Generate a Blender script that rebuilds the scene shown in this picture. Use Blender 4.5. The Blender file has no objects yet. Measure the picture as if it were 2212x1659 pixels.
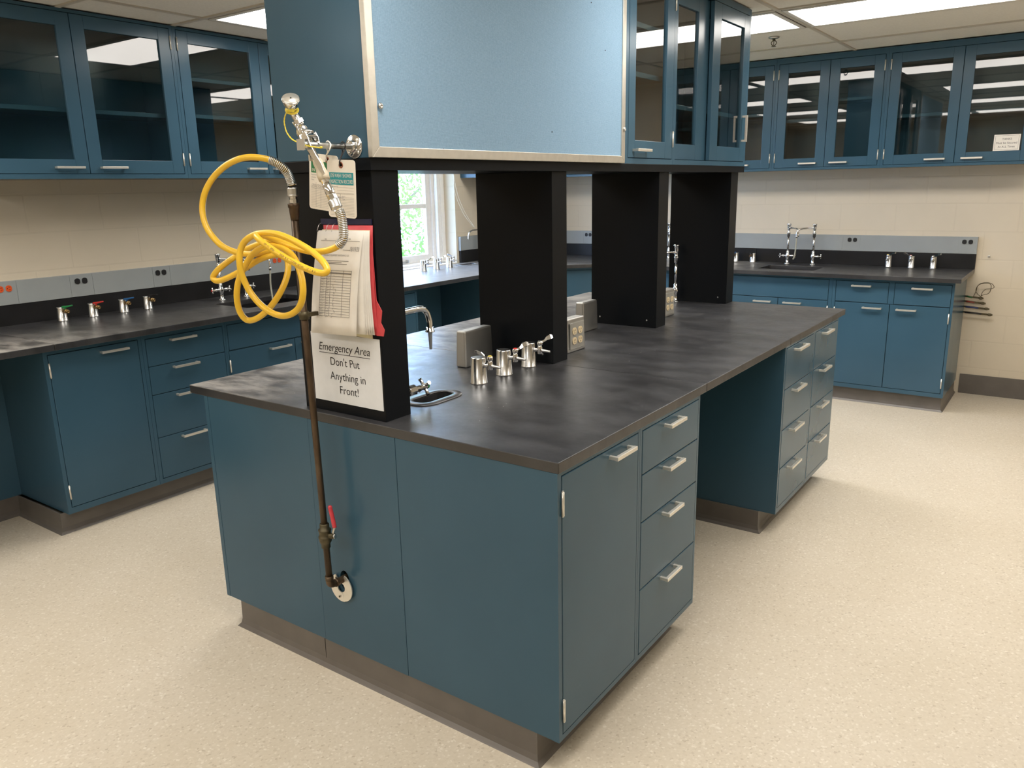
import bpy, math, random
from mathutils import Vector, Matrix
random.seed(7)
SC = bpy.context.scene
COL = SC.collection
PI = math.pi
R = math.radians

# ------------------------------------------------------------------ camera
cam_data = bpy.data.cameras.new('camera')
cam = bpy.data.objects.new('camera', cam_data); COL.objects.link(cam)
YAW, PIT, ROL, FPX = 0.6241, -0.2436, -0.0215, 1711.56
_f = Vector((-math.sin(YAW)*math.cos(PIT), math.cos(YAW)*math.cos(PIT), math.sin(PIT)))
_r = _f.cross(Vector((0, 0, 1))).normalized(); _u = _r.cross(_f)
_r2 = _r*math.cos(ROL) + _u*math.sin(ROL); _u2 = -_r*math.sin(ROL) + _u*math.cos(ROL)
_m = Matrix((_r2, _u2, -_f)).transposed().to_4x4()
_m.translation = Vector((1.0146, -1.6113, 1.6096))
cam.matrix_world = _m
cam_data.sensor_fit = 'HORIZONTAL'; cam_data.sensor_width = 36.0
cam_data.lens = FPX*36.0/2212.0
cam_data.clip_start = 0.02; cam_data.clip_end = 200
SC.camera = cam

# ------------------------------------------------------------------ world, exposure
SC.view_settings.view_transform = 'Standard'
SC.view_settings.look = 'None'
SC.view_settings.gamma = 1.0
SC.view_settings.use_curve_mapping = False
SC.view_settings.exposure = 0.0
LAMP = 9.8                         # radiance of the ceiling diffusers
LAMP_W = 3.5                      # downward light of each prismatic fixture (W)
LAMP_SPREAD = 115                  # its cut-off (degrees)
LAMP_COL = (1.0, 0.945, 0.875, 1)
world = bpy.data.worlds.new('sky'); SC.world = world; world.use_nodes = True
_bg = world.node_tree.nodes['Background']
_bg.inputs[0].default_value = (0.44, 0.61, 1.0, 1); _bg.inputs[1].default_value = 19.0
try:
    SC.cycles.max_bounces = 10; SC.cycles.diffuse_bounces = 5; SC.cycles.glossy_bounces = 5
    SC.cycles.transparent_max_bounces = 16; SC.cycles.sample_clamp_indirect = 6.0
except Exception:
    pass

# ------------------------------------------------------------------ materials
def lin(h):
    h = h.lstrip('#'); o = []
    for i in (0, 2, 4):
        c = int(h[i:i+2], 16)/255
        o.append(c/12.92 if c <= .04045 else ((c+.055)/1.055)**2.4)
    return (*o, 1)
class NT:
    def __init__(s, name):
        s.m = bpy.data.materials.new(name); s.m.use_nodes = True
        s.t = s.m.node_tree; s.n = s.t.nodes
        s.b = s.n['Principled BSDF']; s.out = s.n['Material Output']
    def add(s, typ, **kw):
        n = s.n.new(typ)
        for k, v in kw.items(): setattr(n, k, v)
        return n
    def l(s, a, b): s.t.links.new(a, b)
    def coord(s, scale=(1, 1, 1), kind='Object'):
        c = s.add('ShaderNodeTexCoord'); mp = s.add('ShaderNodeMapping'); mp.inputs['Scale'].default_value = scale
        s.l(c.outputs[kind], mp.inputs[0]); return mp.outputs[0]
    def noise(s, vec, scale, detail=3, rough=.5):
        n = s.add('ShaderNodeTexNoise'); n.inputs['Scale'].default_value = scale
        n.inputs['Detail'].default_value = detail; n.inputs['Roughness'].default_value = rough
        s.l(vec, n.inputs['Vector']); return n.outputs['Fac']
    def ramp(s, fac, stops):
        r = s.add('ShaderNodeValToRGB'); e = r.color_ramp.elements
        while len(e) < len(stops): e.new(.5)
        for i, (p, c) in enumerate(stops):
            e[i].position = p; e[i].color = c if len(c) == 4 else (*c, 1)
        s.l(fac, r.inputs[0]); return r.outputs[0]
    def mix(s, fac, a, b, mode='MIX'):
        m = s.add('ShaderNodeMix', data_type='RGBA', blend_type=mode)
        for sock, v in ((m.inputs[0], fac), (m.inputs[6], a), (m.inputs[7], b)):
            if hasattr(v, 'links') or hasattr(v, 'is_linked'): s.l(v, sock)
            else: sock.default_value = v
        return m.outputs[2]
    def bump(s, h, strength, dist=.002):
        b = s.add('ShaderNodeBump'); b.inputs['Strength'].default_value = strength; b.inputs['Distance'].default_value = dist
        s.l(h, b.inputs['Height']); s.l(b.outputs[0], s.b.inputs['Normal'])
    def setp(s, col=None, rough=None, metal=None, spec=None, coat=None):
        if col is not None:
            if hasattr(col, 'is_linked'): s.l(col, s.b.inputs['Base Color'])
            else: s.b.inputs['Base Color'].default_value = col
        if rough is not None:
            if hasattr(rough, 'is_linked'): s.l(rough, s.b.inputs['Roughness'])
            else: s.b.inputs['Roughness'].default_value = rough
        if metal is not None: s.b.inputs['Metallic'].default_value = metal
        if spec is not None: s.b.inputs['Specular IOR Level'].default_value = spec
        if coat is not None: s.b.inputs['Coat Weight'].default_value = coat; s.b.inputs['Coat Roughness'].default_value = .1
        return s.m
def plain(name, col, rough=.5, metal=0, spec=None, var=.06, scale=40):
    t = NT(name); c = lin(col) if isinstance(col, str) else col
    v = t.noise(t.coord(), scale, 4)
    d = tuple(x*(1-var) for x in c[:3]); e = tuple(min(1, x*(1+var)) for x in c[:3])
    return t.setp(t.ramp(v, [(.3, d), (.7, e)]), rough, metal, spec)
MAT = {}
def paint():
    t = NT('blue enamel paint'); co = t.coord()
    n1 = t.noise(co, 2.2, 3); n2 = t.noise(t.coord((1, 1, 4)), 14, 5)
    c = t.ramp(n1, [(.3, (.040, .094, .140)), (.7, (.048, .108, .160))])
    sc = t.ramp(n2, [(.70, (0, 0, 0)), (.80, (1, 1, 1))])
    c = t.mix(t.ramp(n2, [(.69, (0, 0, 0)), (.82, (.10, .10, .10))]), c, (.13, .20, .26, 1))
    return t.setp(c, t.ramp(n1, [(.3, (.19, .19, .19)), (.7, (.25, .25, .25))]), spec=.28)
MAT['paint'] = paint()
def epoxy():
    t = NT('black epoxy resin'); co = t.coord()
    n1 = t.noise(t.coord((1.2, 3, 1)), 3.2, 6, .62)
    n2 = t.noise(co, 9, 8, .75); n3 = t.noise(co, 160, 2)
    c = t.ramp(n1, [(.40, (.018, .018, .020)), (.72, (.050, .050, .054))])
    c = t.mix(t.ramp(n2, [(.60, (0, 0, 0)), (.78, (.34, .34, .34))]), c, (.14, .135, .13, 1))
    v = t.add('ShaderNodeTexVoronoi'); v.inputs['Scale'].default_value = 30; t.l(co, v.inputs['Vector'])
    sp = t.ramp(v.outputs['Distance'], [(.045, (1, 1, 1)), (.075, (0, 0, 0))])
    gate = t.ramp(t.noise(co, 7, 2), [(.58, (0, 0, 0)), (.61, (1, 1, 1))])
    sp = t.mix(1.0, sp, gate, 'MULTIPLY')
    c = t.mix(sp, c, (.55, .53, .50, 1))
    # bleached, rubbed wear with reflected light painted in: window edge of the island top and the near stretch of the sink wall top
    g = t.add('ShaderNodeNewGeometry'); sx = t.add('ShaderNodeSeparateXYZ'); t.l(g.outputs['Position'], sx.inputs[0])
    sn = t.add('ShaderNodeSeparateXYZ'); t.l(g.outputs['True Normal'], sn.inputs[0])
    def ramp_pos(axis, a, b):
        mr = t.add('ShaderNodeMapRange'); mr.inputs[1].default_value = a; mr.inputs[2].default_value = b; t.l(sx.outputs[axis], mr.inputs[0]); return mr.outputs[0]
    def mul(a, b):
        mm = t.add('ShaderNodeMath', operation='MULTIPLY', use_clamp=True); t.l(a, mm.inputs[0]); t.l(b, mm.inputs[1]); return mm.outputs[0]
    isl = mul(ramp_pos(0, -1.05, -1.38), ramp_pos(0, -2.2, -2.0)); near = mul(ramp_pos(0, -3.30, -2.95), ramp_pos(1, .55, -.05)); window_sheen = mul(ramp_pos(1, 2.3, 2.7), ramp_pos(1, 4.5, 4.1))
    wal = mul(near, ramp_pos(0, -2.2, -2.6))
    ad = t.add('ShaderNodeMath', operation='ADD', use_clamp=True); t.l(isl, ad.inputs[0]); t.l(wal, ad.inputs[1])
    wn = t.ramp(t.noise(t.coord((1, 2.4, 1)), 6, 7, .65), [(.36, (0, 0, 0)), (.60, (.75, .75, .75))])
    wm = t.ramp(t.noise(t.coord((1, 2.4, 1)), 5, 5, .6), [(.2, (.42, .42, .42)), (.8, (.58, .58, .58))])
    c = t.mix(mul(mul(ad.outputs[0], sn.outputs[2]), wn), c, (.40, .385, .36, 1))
    c = t.mix(mul(mul(mul(window_sheen, ramp_pos(0, -2.2, -2.6)), sn.outputs[2]), wm), c, (.40, .40, .40, 1))  # pale sheen of the window painted into the worktop below it
    sc1 = t.ramp(t.noise(t.coord((70, 4, 1)), 3, 6, .7), [(.665, (0, 0, 0)), (.70, (.35, .35, .35))]); sc2 = t.ramp(t.noise(co, 4, 2), [(.5, (0, 0, 0)), (.6, (1, 1, 1))])
    c = t.mix(mul(sc1, sc2), c, (.25, .245, .24, 1))
    t.bump(n3, .04, .0005)
    return t.setp(c, t.ramp(n2, [(.35, (.30, .30, .30)), (.75, (.46, .46, .46))]), spec=.8)
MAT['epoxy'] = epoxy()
MAT['splash'] = plain('clean black epoxy', (.0095, .0095, .0105, 1), .42, var=.4, scale=5, spec=.35)
MAT['basin'] = plain('black sink resin', (.006, .006, .007, 1), .6, var=.3, scale=9, spec=.2)
MAT['laminate'] = plain('black laminate', (.0050, .0062, .0080, 1), .38, var=.15, scale=300, spec=.15)
MAT['edge'] = plain('black edge banding', (.020, .017, .014, 1), .45, var=.15, scale=60)
MAT['cove'] = plain('dark grey rubber cove', (.125, .112, .100, 1), .38, var=.10, scale=9)
MAT['nickel'] = plain('satin nickel', (.80, .77, .70, 1), .34, .75, var=.04)
def chrome(name, c, r):
    t = NT(name); n = t.noise(t.coord(), 60, 3)
    return t.setp(c, t.ramp(n, [(.3, (r*.93,)*3), (.7, (r*1.07,)*3)]), 1)
MAT['chrome'] = chrome('polished chrome', (.80, .80, .80, 1), .10)
MAT['satin'] = chrome('satin chrome', (.66, .66, .65, 1), .24)
MAT['steel'] = chrome('brushed steel', (.62, .62, .60, 1), .30)
MAT['cast'] = chrome('cast aluminium', (.56, .56, .54, 1), .42)
MAT['alu'] = plain('anodised aluminium', (.66, .63, .56, 1), .38, .85, var=.05)
def copper():
    t = NT('tarnished copper pipe'); n = t.noise(t.coord((1, 1, .3)), 30, 5)
    return t.setp(t.ramp(n, [(.3, (.050, .033, .020)), (.55, (.105, .072, .045)), (.8, (.18, .135, .090))]), .42, .75)
MAT['copper'] = copper()
MAT['bronze'] = plain('dull bronze', (.10, .085, .05, 1), .45, .7, var=.3)
MAT['brass'] = plain('brass', (.42, .28, .12, 1), .3, 1, var=.1)
def fabric():
    t = NT('woven blue fabric'); co = t.coord()
    w1 = t.add('ShaderNodeTexWave', bands_direction='Y'); w1.inputs['Scale'].default_value = 90; w1.inputs['Distortion'].default_value = 3
    w2 = t.add('ShaderNodeTexWave', bands_direction='Z'); w2.inputs['Scale'].default_value = 90; w2.inputs['Distortion'].default_value = 3
    t.l(co, w1.inputs[0]); t.l(co, w2.inputs[0])
    w = t.mix(.5, w1.outputs['Color'], w2.outputs['Color'])
    n = t.noise(t.coord((1, 2, 9)), 60, 4); n2 = t.noise(t.coord((1, 9, 2)), 60, 4)
    m = t.mix(.5, n, n2)
    c = t.ramp(m, [(.35, (.245, .395, .545)), (.65, (.320, .480, .645))])
    c = t.mix(.22, c, t.mix(1.0, c, w, 'MULTIPLY'))
    t.bump(w, .25, .001)
    return t.setp(c, .9, spec=.1)
MAT['fabric'] = fabric()
def floor_mat():
    t = NT('speckled beige sheet floor'); co = t.coord()
    v = t.add('ShaderNodeTexVoronoi'); v.inputs['Scale'].default_value = 150; t.l(co, v.inputs['Vector'])
    c = t.ramp(v.outputs['Color'], [(.06, (.47, .41, .32)), (.20, (.57, .51, .41)), (.75, (.605, .545, .445)), (.92, (.69, .64, .55))])
    n = t.noise(co, 1.6, 6, .6)
    c = t.mix(1.0, c, t.ramp(n, [(.3, (.93, .92, .89)), (.7, (1, 1, 1))]), 'MULTIPLY')
    d = t.noise(co, 6, 8, .7)
    c = t.mix(t.ramp(d, [(.70, (0, 0, 0)), (.86, (.25, .25, .25))]), c, (.30, .25, .17, 1))
    return t.setp(c, t.ramp(n, [(.3, (.34, .34, .34)), (.7, (.46, .46, .46))]), spec=.4)
MAT['floor'] = floor_mat()
def block(name, axis, col):
    t = NT(name); c = t.add('ShaderNodeTexCoord'); s = t.add('ShaderNodeSeparateXYZ'); cb = t.add('ShaderNodeCombineXYZ')
    t.l(c.outputs['Object'], s.inputs[0]); t.l(s.outputs[axis], cb.inputs[0]); t.l(s.outputs[2], cb.inputs[1])
    b = t.add('ShaderNodeTexBrick'); b.offset = .5
    for k, v in (('Scale', 1.0), ('Mortar Size', .006), ('Mortar Smooth', .6), ('Brick Width', .406), ('Row Height', .203), ('Bias', 0)):
        b.inputs[k].default_value = v
    b.inputs['Color1'].default_value = (1, 1, 1, 1); b.inputs['Color2'].default_value = (1, 1, 1, 1); b.inputs['Mortar'].default_value = (.35, .35, .35, 1)
    t.l(cb.outputs[0], b.inputs[0])
    n = t.noise(cb.outputs[0], 34, 5); n2 = t.noise(cb.outputs[0], 3, 4)
    base = t.ramp(n2, [(.3, tuple(x*.95 for x in col)), (.7, col)])
    base = t.mix(.05, base, t.mix(1.0, base, b.outputs[0], 'MULTIPLY'))
    h = t.mix(.16, b.outputs[0], n)
    t.bump(h, .30, .004)
    return t.setp(base, .55, spec=.3)
CREAM = (.66, .585, .46)
MAT['wall_x'] = block('cream painted block wall', 0, CREAM)
MAT['wall_y'] = block('cream painted block wall', 1, CREAM)
MAT['ceiling'] = plain('off-white ceiling tile', (.78, .755, .70, 1), .9, var=.04, scale=90, spec=.1)
MAT['tbar'] = plain('painted ceiling grid', (.55, .51, .44, 1), .5, var=.03)
MAT['whitepaint'] = plain('white gloss paint', (.78, .76, .73, 1), .35, var=.03)
MAT['black'] = plain('matt black', (.008, .008, .009, 1), .5)
MAT['blackplastic'] = plain('black plastic', (.014, .012, .012, 1), .3)
MAT['orange'] = plain('orange plastic', (.75, .10, .02, 1), .35)
MAT['ivory'] = plain('ivory plastic', (.70, .57, .36, 1), .35)
MAT['railgrey'] = plain('grey painted raceway', (.31, .335, .335, 1), .4, var=.03, scale=8)
MAT['plate'] = plain('stainless plate', (.42, .41, .37, 1), .35, .5, var=.05)
MAT['paper'] = plain('white paper', (.80, .77, .71, 1), .8, var=.03, scale=25, spec=.1)
MAT['paper2'] = plain('bluish white paper', (.72, .74, .76, 1), .8, var=.03, scale=25, spec=.1)
MAT['manila'] = plain('manila card', (.66, .60, .40, 1), .8, var=.03)
MAT['redcard'] = plain('red card', (.60, .06, .07, 1), .6, var=.06)
MAT['bluestrip'] = plain('navy plastic strip', (.010, .014, .06, 1), .3)
MAT['ink'] = plain('black ink', (.02, .02, .022, 1), .7, var=0)
MAT['greyink'] = plain('grey ink', (.22, .21, .20, 1), .8, var=0)
MAT['penink'] = plain('pen ink', (.10, .10, .18, 1), .8, var=0)
MAT['teal'] = plain('teal print', (.02, .27, .30, 1), .7, var=.02)
MAT['greenprint'] = plain('green print', (.02, .16, .055, 1), .7, var=.02)
MAT['tagwhite'] = plain('tag white', (.80, .75, .66, 1), .55, var=.02)
MAT['eyelet'] = plain('brown eyelet', (.30, .10, .05, 1), .5)
MAT['hose'] = plain('yellow nylon hose', (.80, .50, .035, 1), .30, var=.05, scale=14)
MAT['yellowtie'] = plain('yellow plastic tie', (.82, .66, .06, 1), .4, var=.03)
MAT['whitetie'] = plain('white nylon tie', (.80, .78, .72, 1), .4, var=.03)
MAT['tape'] = plain('masking tape', (.62, .55, .42, 1), .7, var=.08)
MAT['redgrip'] = plain('red vinyl grip', (.55, .045, .06, 1), .4)
MAT['greenplastic'] = plain('green plastic', (.02, .26, .07, 1), .4)
MAT['dullgreen'] = plain('dull green band', (.02, .11, .03, 1), .5)
MAT['dullred'] = plain('dull red band', (.22, .035, .02, 1), .5)
MAT['dullblue'] = plain('dull blue band', (.02, .035, .13, 1), .5)
MAT['redplastic'] = plain('red plastic', (.62, .04, .03, 1), .4)
MAT['blueplastic'] = plain('blue plastic', (.02, .13, .36, 1), .4)
MAT['yellowplastic'] = plain('yellow plastic', (.75, .58, .10, 1), .4)
MAT['vinyl'] = plain('cloudy vinyl tube', (.42, .42, .34, 1), .3, var=.1)
MAT['gap'] = plain('dark gap', (.01, .009, .008, 1), .8)
MAT['cord'] = plain('white cord', (.75, .72, .64, 1), .7)
MAT['bark'] = plain('bark', (.10, .07, .045, 1), .9, var=.3)
MAT['lawn'] = plain('lawn', (.10, .20, .04, 1), .9, var=.4, scale=3)
def leafm():
    t = NT('leaf'); n = t.noise(t.coord(), 1.5, 4)
    c = t.ramp(n, [(.3, (.08, .24, .03)), (.7, (.22, .46, .07))])
    t.setp(c, .6); tr = t.add('ShaderNodeBsdfTranslucent'); t.l(c, tr.inputs[0])
    m = t.add('ShaderNodeMixShader'); m.inputs[0].default_value = .5
    t.l(t.b.outputs[0], m.inputs[1]); t.l(tr.outputs[0], m.inputs[2]); t.l(m.outputs[0], t.out.inputs[0]); return t.m
MAT['leaf'] = leafm()
def glass(name, tint):
    t = NT(name); fr = t.add('ShaderNodeFresnel'); fr.inputs[0].default_value = 1.52
    tr = t.add('ShaderNodeBsdfTransparent'); tr.inputs[0].default_value = tint
    gl = t.add('ShaderNodeBsdfGlossy'); gl.inputs['Roughness'].default_value = .015
    n = t.noise(t.coord(), 3, 2); t.l(t.ramp(n, [(.3, (.9, .9, .9)), (.7, (1, 1, 1))]), gl.inputs[0])
    m = t.add('ShaderNodeMixShader'); ge = t.add('ShaderNodeNewGeometry'); mu = t.add('ShaderNodeMath', operation='SUBTRACT'); mu.inputs[0].default_value = 1.0; t.l(ge.outputs['Backfacing'], mu.inputs[1])
    dbl = t.add('ShaderNodeMath', operation='MULTIPLY', use_clamp=True); dbl.inputs[1].default_value = 1.8; t.l(fr.outputs[0], dbl.inputs[0])   # both faces of the pane
    m2 = t.add('ShaderNodeMath', operation='MULTIPLY'); t.l(dbl.outputs[0], m2.inputs[0]); t.l(mu.outputs[0], m2.inputs[1])
    t.l(m2.outputs[0], m.inputs[0]); t.l(tr.outputs[0], m.inputs[1]); t.l(gl.outputs[0], m.inputs[2])
    t.l(m.outputs[0], t.out.inputs[0]); return t.m
MAT['glass'] = glass('cabinet glass', (.80, .84, .82, 1))
MAT['windowglass'] = glass('window glass', (.93, .96, .95, 1))
def lampm():
    t = NT('lit acrylic diffuser'); e = t.add('ShaderNodeEmission'); e.inputs[0].default_value = LAMP_COL; e.inputs[1].default_value = LAMP
    t.l(e.outputs[0], t.out.inputs[0]); return t.m
MAT['lamp'] = lampm()

# ------------------------------------------------------------------ mesh builder
def frame(o, r, u):
    r = Vector(r).normalized(); u = Vector(u).normalized(); n = r.cross(u)
    m = Matrix((r, u, n)).transposed().to_4x4(); m.translation = Vector(o); return m
def spline(pts, per=8, closed=False):
    P = [Vector(p) for p in pts]; out = []; n = len(P)
    rng = range(n if closed else n-1)
    for i in rng:
        if closed: a, b, c, d = P[(i-1) % n], P[i], P[(i+1) % n], P[(i+2) % n]
        else: a, b, c, d = P[max(i-1, 0)], P[i], P[i+1], P[min(i+2, n-1)]
        for k in range(per):
            s = k/per; s2 = s*s; s3 = s2*s
            out.append(.5*((2*b) + (c-a)*s + (2*a-5*b+4*c-d)*s2 + (3*b-a-3*c+d)*s3))
    if not closed: out.append(P[-1])
    return out
class M:
    def __init__(s): s.v = []; s.f = []; s.mi = []; s.sm = []; s.T = None; s.mat = 0
    def _add(s, vs, fs, sm):
        b = len(s.v)
        for p in vs:
            p = Vector(p); s.v.append(s.T @ p if s.T else p)
        for i, f in enumerate(fs):
            s.f.append([b+k for k in f]); s.mi.append(s.mat); s.sm.append(sm[i] if isinstance(sm, list) else sm)
        return s
    def box(s, x0, x1, y0, y1, z0, z1):
        x0, x1 = min(x0, x1), max(x0, x1); y0, y1 = min(y0, y1), max(y0, y1); z0, z1 = min(z0, z1), max(z0, z1)
        v = [(x0, y0, z0), (x1, y0, z0), (x1, y1, z0), (x0, y1, z0), (x0, y0, z1), (x1, y0, z1), (x1, y1, z1), (x0, y1, z1)]
        return s._add(v, [(0, 3, 2, 1), (4, 5, 6, 7), (0, 1, 5, 4), (1, 2, 6, 5), (2, 3, 7, 6), (3, 0, 4, 7)], False)
    def rings(s, rings, cap=True, closed=False, smooth=True):
        n = len(rings[0]); v = [p for r in rings for p in r]; f = []; sm = []; k = len(rings)
        for i in range(k if closed else k-1):
            j = (i+1) % k
            for a in range(n):
                b = (a+1) % n
                f.append((i*n+a, i*n+b, j*n+b, j*n+a)); sm.append(smooth)
        if cap and not closed:
            f.append(tuple(reversed(range(n)))); sm.append(False)
            f.append(tuple(range((k-1)*n, k*n))); sm.append(False)
        return s._add(v, f, sm)
    def cyl(s, p0, p1, r0, r1=None, n=16, sx=1.0, sy=1.0, smooth=True):
        return s.lathe([(r0, 0), (r0 if r1 is None else r1, 1)], p0, Vector(p1)-Vector(p0), n, smooth, unit=True)
    def lathe(s, prof, o, d, n=20, smooth=True, unit=False):
        o = Vector(o); d = Vector(d); L = d.length if unit else 1.0; d = d.normalized()
        a = d.orthogonal().normalized(); b = d.cross(a)
        rg = []
        for (r, h) in prof:
            r = max(r, 1e-5)
            rg.append([o + d*h*L + (a*math.cos(2*PI*k/n) + b*math.sin(2*PI*k/n))*r for k in range(n)])
        return s.rings(rg, smooth=smooth)
    def tube(s, pts, r, n=10, closed=False):
        P = [Vector(p) for p in pts]; rg = []; N = len(P)
        t0 = (P[1]-P[0]).normalized(); a = t0.orthogonal().normalized()
        for i in range(N):
            if closed: t = (P[(i+1) % N]-P[i-1]).normalized()
            else: t = (P[min(i+1, N-1)]-P[max(i-1, 0)]).normalized()
            a = (a - t*a.dot(t)).normalized(); b = t.cross(a)
            rr = r(i/(N-1)) if callable(r) else r
            rg.append([P[i] + (a*math.cos(2*PI*k/n) + b*math.sin(2*PI*k/n))*rr for k in range(n)])
        return s.rings(rg, closed=closed)
    def prism(s, poly, z0, z1, smooth=False):
        n = len(poly); lo = [(x, y, z0) for x, y in poly]; hi = [(x, y, z1) for x, y in poly]
        return s.rings([lo, hi], smooth=smooth)
    def sphere(s, c, r, n=16, k=10, sc=(1, 1, 1)):
        prof = [(math.sin(PI*i/k), -math.cos(PI*i/k)) for i in range(k+1)]
        rg = [[(c[0]+r*sc[0]*a*math.cos(2*PI*j/n), c[1]+r*sc[1]*a*math.sin(2*PI*j/n), c[2]+r*sc[2]*h) for j in range(n)] for a, h in [(max(p, 1e-4), q) for p, q in prof]]
        return s.rings(rg)
    def build(s, name, mats, parent=None, shift=None, bev=0, seg=2):
        me = bpy.data.meshes.new(name)
        sh = Vector(shift) if shift is not None else Vector((0, 0, 0))
        me.from_pydata([tuple(p-sh) for p in s.v], [], s.f)
        if not isinstance(mats, (list, tuple)): mats = [mats]
        for m in mats: me.materials.append(MAT[m] if isinstance(m, str) else m)
        me.polygons.foreach_set('material_index', s.mi); me.polygons.foreach_set('use_smooth', s.sm); me.update()
        o = bpy.data.objects.new(name, me); COL.objects.link(o)
        if parent is not None: o.parent = parent
        if bev:
            b = o.modifiers.new('edge', 'BEVEL'); b.width = bev; b.segments = seg; b.limit_method = 'ANGLE'; b.angle_limit = R(40)
        return o
def tag(o, label, cat, group=None):
    o['label'] = label; o['category'] = cat
    if group: o['group'] = group
    return o
def thing(name, label, cat, loc=(0, 0, 0), rotz=0, group=None):
    o = bpy.data.objects.new(name, None); COL.objects.link(o); o.empty_display_size = .05
    o.location = loc; o.rotation_euler = (0, 0, rotz)
    return tag(o, label, cat, group)
def struct(o): o['kind'] = 'structure'; return o
def one(m, name, mats, label, cat, group=None, bev=0, loc=None):
    """a thing that is a single mesh; m in world coordinates, origin moved to loc"""
    o = m.build(name, mats, None, loc, bev)
    if loc is not None: o.location = loc
    return tag(o, label, cat, group)
def dup(root, loc, rotz, label=None, group=None):
    r = root.copy(); COL.objects.link(r); r.location = loc; r.rotation_euler = (0, 0, rotz)
    if label: r['label'] = label
    if group: r['group'] = group
    for ch in list(root.children):
        c = ch.copy(); COL.objects.link(c); c.parent = r
        for g in list(ch.children):
            d = g.copy(); COL.objects.link(d); d.parent = c
    return r
def rrect(cx, cy, w, h, r, n=5):
    out = []
    for (sx, sy, a0) in ((1, 1, 0), (-1, 1, 90), (-1, -1, 180), (1, -1, 270)):
        for k in range(n+1):
            a = R(a0 + 90*k/n)
            out.append((cx+sx*(w/2-r)+r*math.cos(a), cy+sy*(h/2-r)+r*math.sin(a)))
    return out
def text_mesh(body, mat, parent, o, right, up, width, height, name='lettering', shear=0, shift=None, align='CENTER', lift=.0004):
    """lettering whose box is width x height (height measured on the capitals), centred at o on the plane right/up"""
    cu = bpy.data.curves.new('lettering', 'FONT'); cu.body = body; cu.size = 1; cu.shear = shear
    ob = bpy.data.objects.new('lettering', cu); COL.objects.link(ob)
    dg = bpy.context.evaluated_depsgraph_get(); me = bpy.data.meshes.new_from_object(ob.evaluated_get(dg))
    bpy.data.objects.remove(ob); bpy.data.curves.remove(cu)
    xs = [v.co.x for v in me.vertices]; x0, x1 = min(xs), max(xs)
    T = frame(o, right, up); sx = width/(x1-x0); sy = height/.69
    sh = Vector(shift) if shift is not None else Vector((0, 0, 0))
    for v in me.vertices:
        v.co = T @ Vector(((v.co.x-(x0+x1)/2)*sx, v.co.y*sy - height/2, lift)) - sh
    me.name = name; me.materials.clear(); me.materials.append(MAT[mat])
    ob = bpy.data.objects.new(name, me); COL.objects.link(ob); ob.parent = parent
    return ob
# ================================================================== THE ROOM
CEIL = 2.52; XL = -3.615; YB = 5.193; XR = 3.4; YF = -4.2
WY0, WY1, WZ0, WZ1 = 2.62, 4.003, 0.945, 2.36        # window opening in the left wall
m = M(); m.box(XL-.4, XR+.2, YF-.2, YB+.2, -.1, 0); struct(m.build('floor', 'floor'))
m = M(); m.box(XL-.4, XR+.2, YF-.2, YB+.2, CEIL+.006, CEIL+.1); struct(m.build('ceiling', 'ceiling'))
m = M(); t = .22
m.box(XL-t, XL, YF-.2, WY0, 0, CEIL+.006); m.box(XL-t, XL, WY1, YB+.2, 0, CEIL+.006)
m.box(XL-t, XL, WY0, WY1, 0, WZ0); m.box(XL-t, XL, WY0, WY1, WZ1, CEIL+.006)
struct(m.build('wall_left', 'wall_y'))
m = M(); m.box(XL, XR+.2, YB, YB+.2, 0, CEIL+.006); struct(m.build('wall_back', 'wall_x'))
m = M(); m.box(XR, XR+.2, YF, YB, 0, CEIL+.006); struct(m.build('wall_right', 'wall_y'))
m = M(); m.box(XL, XR+.2, YF-.2, YF, 0, CEIL+.006); struct(m.build('wall_front', 'wall_x'))
# ceiling grid
m = M(); w = .012
for x in (-2.99, -1.77, -.52, .70, 1.92, 3.14): m.box(x-w, x+w, YF, YB, CEIL-.001, CEIL+.006)
for y in (-3.84, -3.22, -2.60, -1.97, -1.34, -.71, -.08, .56, 1.185, 1.815, 2.45, 3.085, 3.71, 4.40): m.box(XL, XR, y-w, y+w, CEIL-.002, CEIL+.006)
struct(m.build('trim_1', 'tbar'))
# baseboard of the back wall
def cove(path, h, back=.006, closed=False):
    """moulding swept along a floor path; flare to the right of the walking direction"""
    prof = [(-back, h), (0, h), (.001, .030), (.005, .012), (.013, .003), (.016, 0), (-back, 0)]
    P = [Vector((p[0], p[1], 0)) for p in path]; rg = []; n = len(P)
    for i in range(n):
        a = (P[i]-P[i-1]).normalized() if (i > 0 or closed) else None
        b = (P[(i+1) % n]-P[i]).normalized() if (i < n-1 or closed) else None
        na = Vector((a.y, -a.x, 0)) if a else None; nb = Vector((b.y, -b.x, 0)) if b else None
        if na is None: mi = nb
        elif nb is None: mi = na
        else: mi = (na+nb); mi = mi/ (mi.length**2/2) if mi.length > .1 else na
        rg.append([P[i] + mi*o + Vector((0, 0, z)) for o, z in prof])
    mm = M(); mm.rings(rg, closed=closed, smooth=False); return mm
struct(cove([(XR, YB-.001), (.356, YB-.001)], .150).build('baseboard_back', 'cove'))
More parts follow.
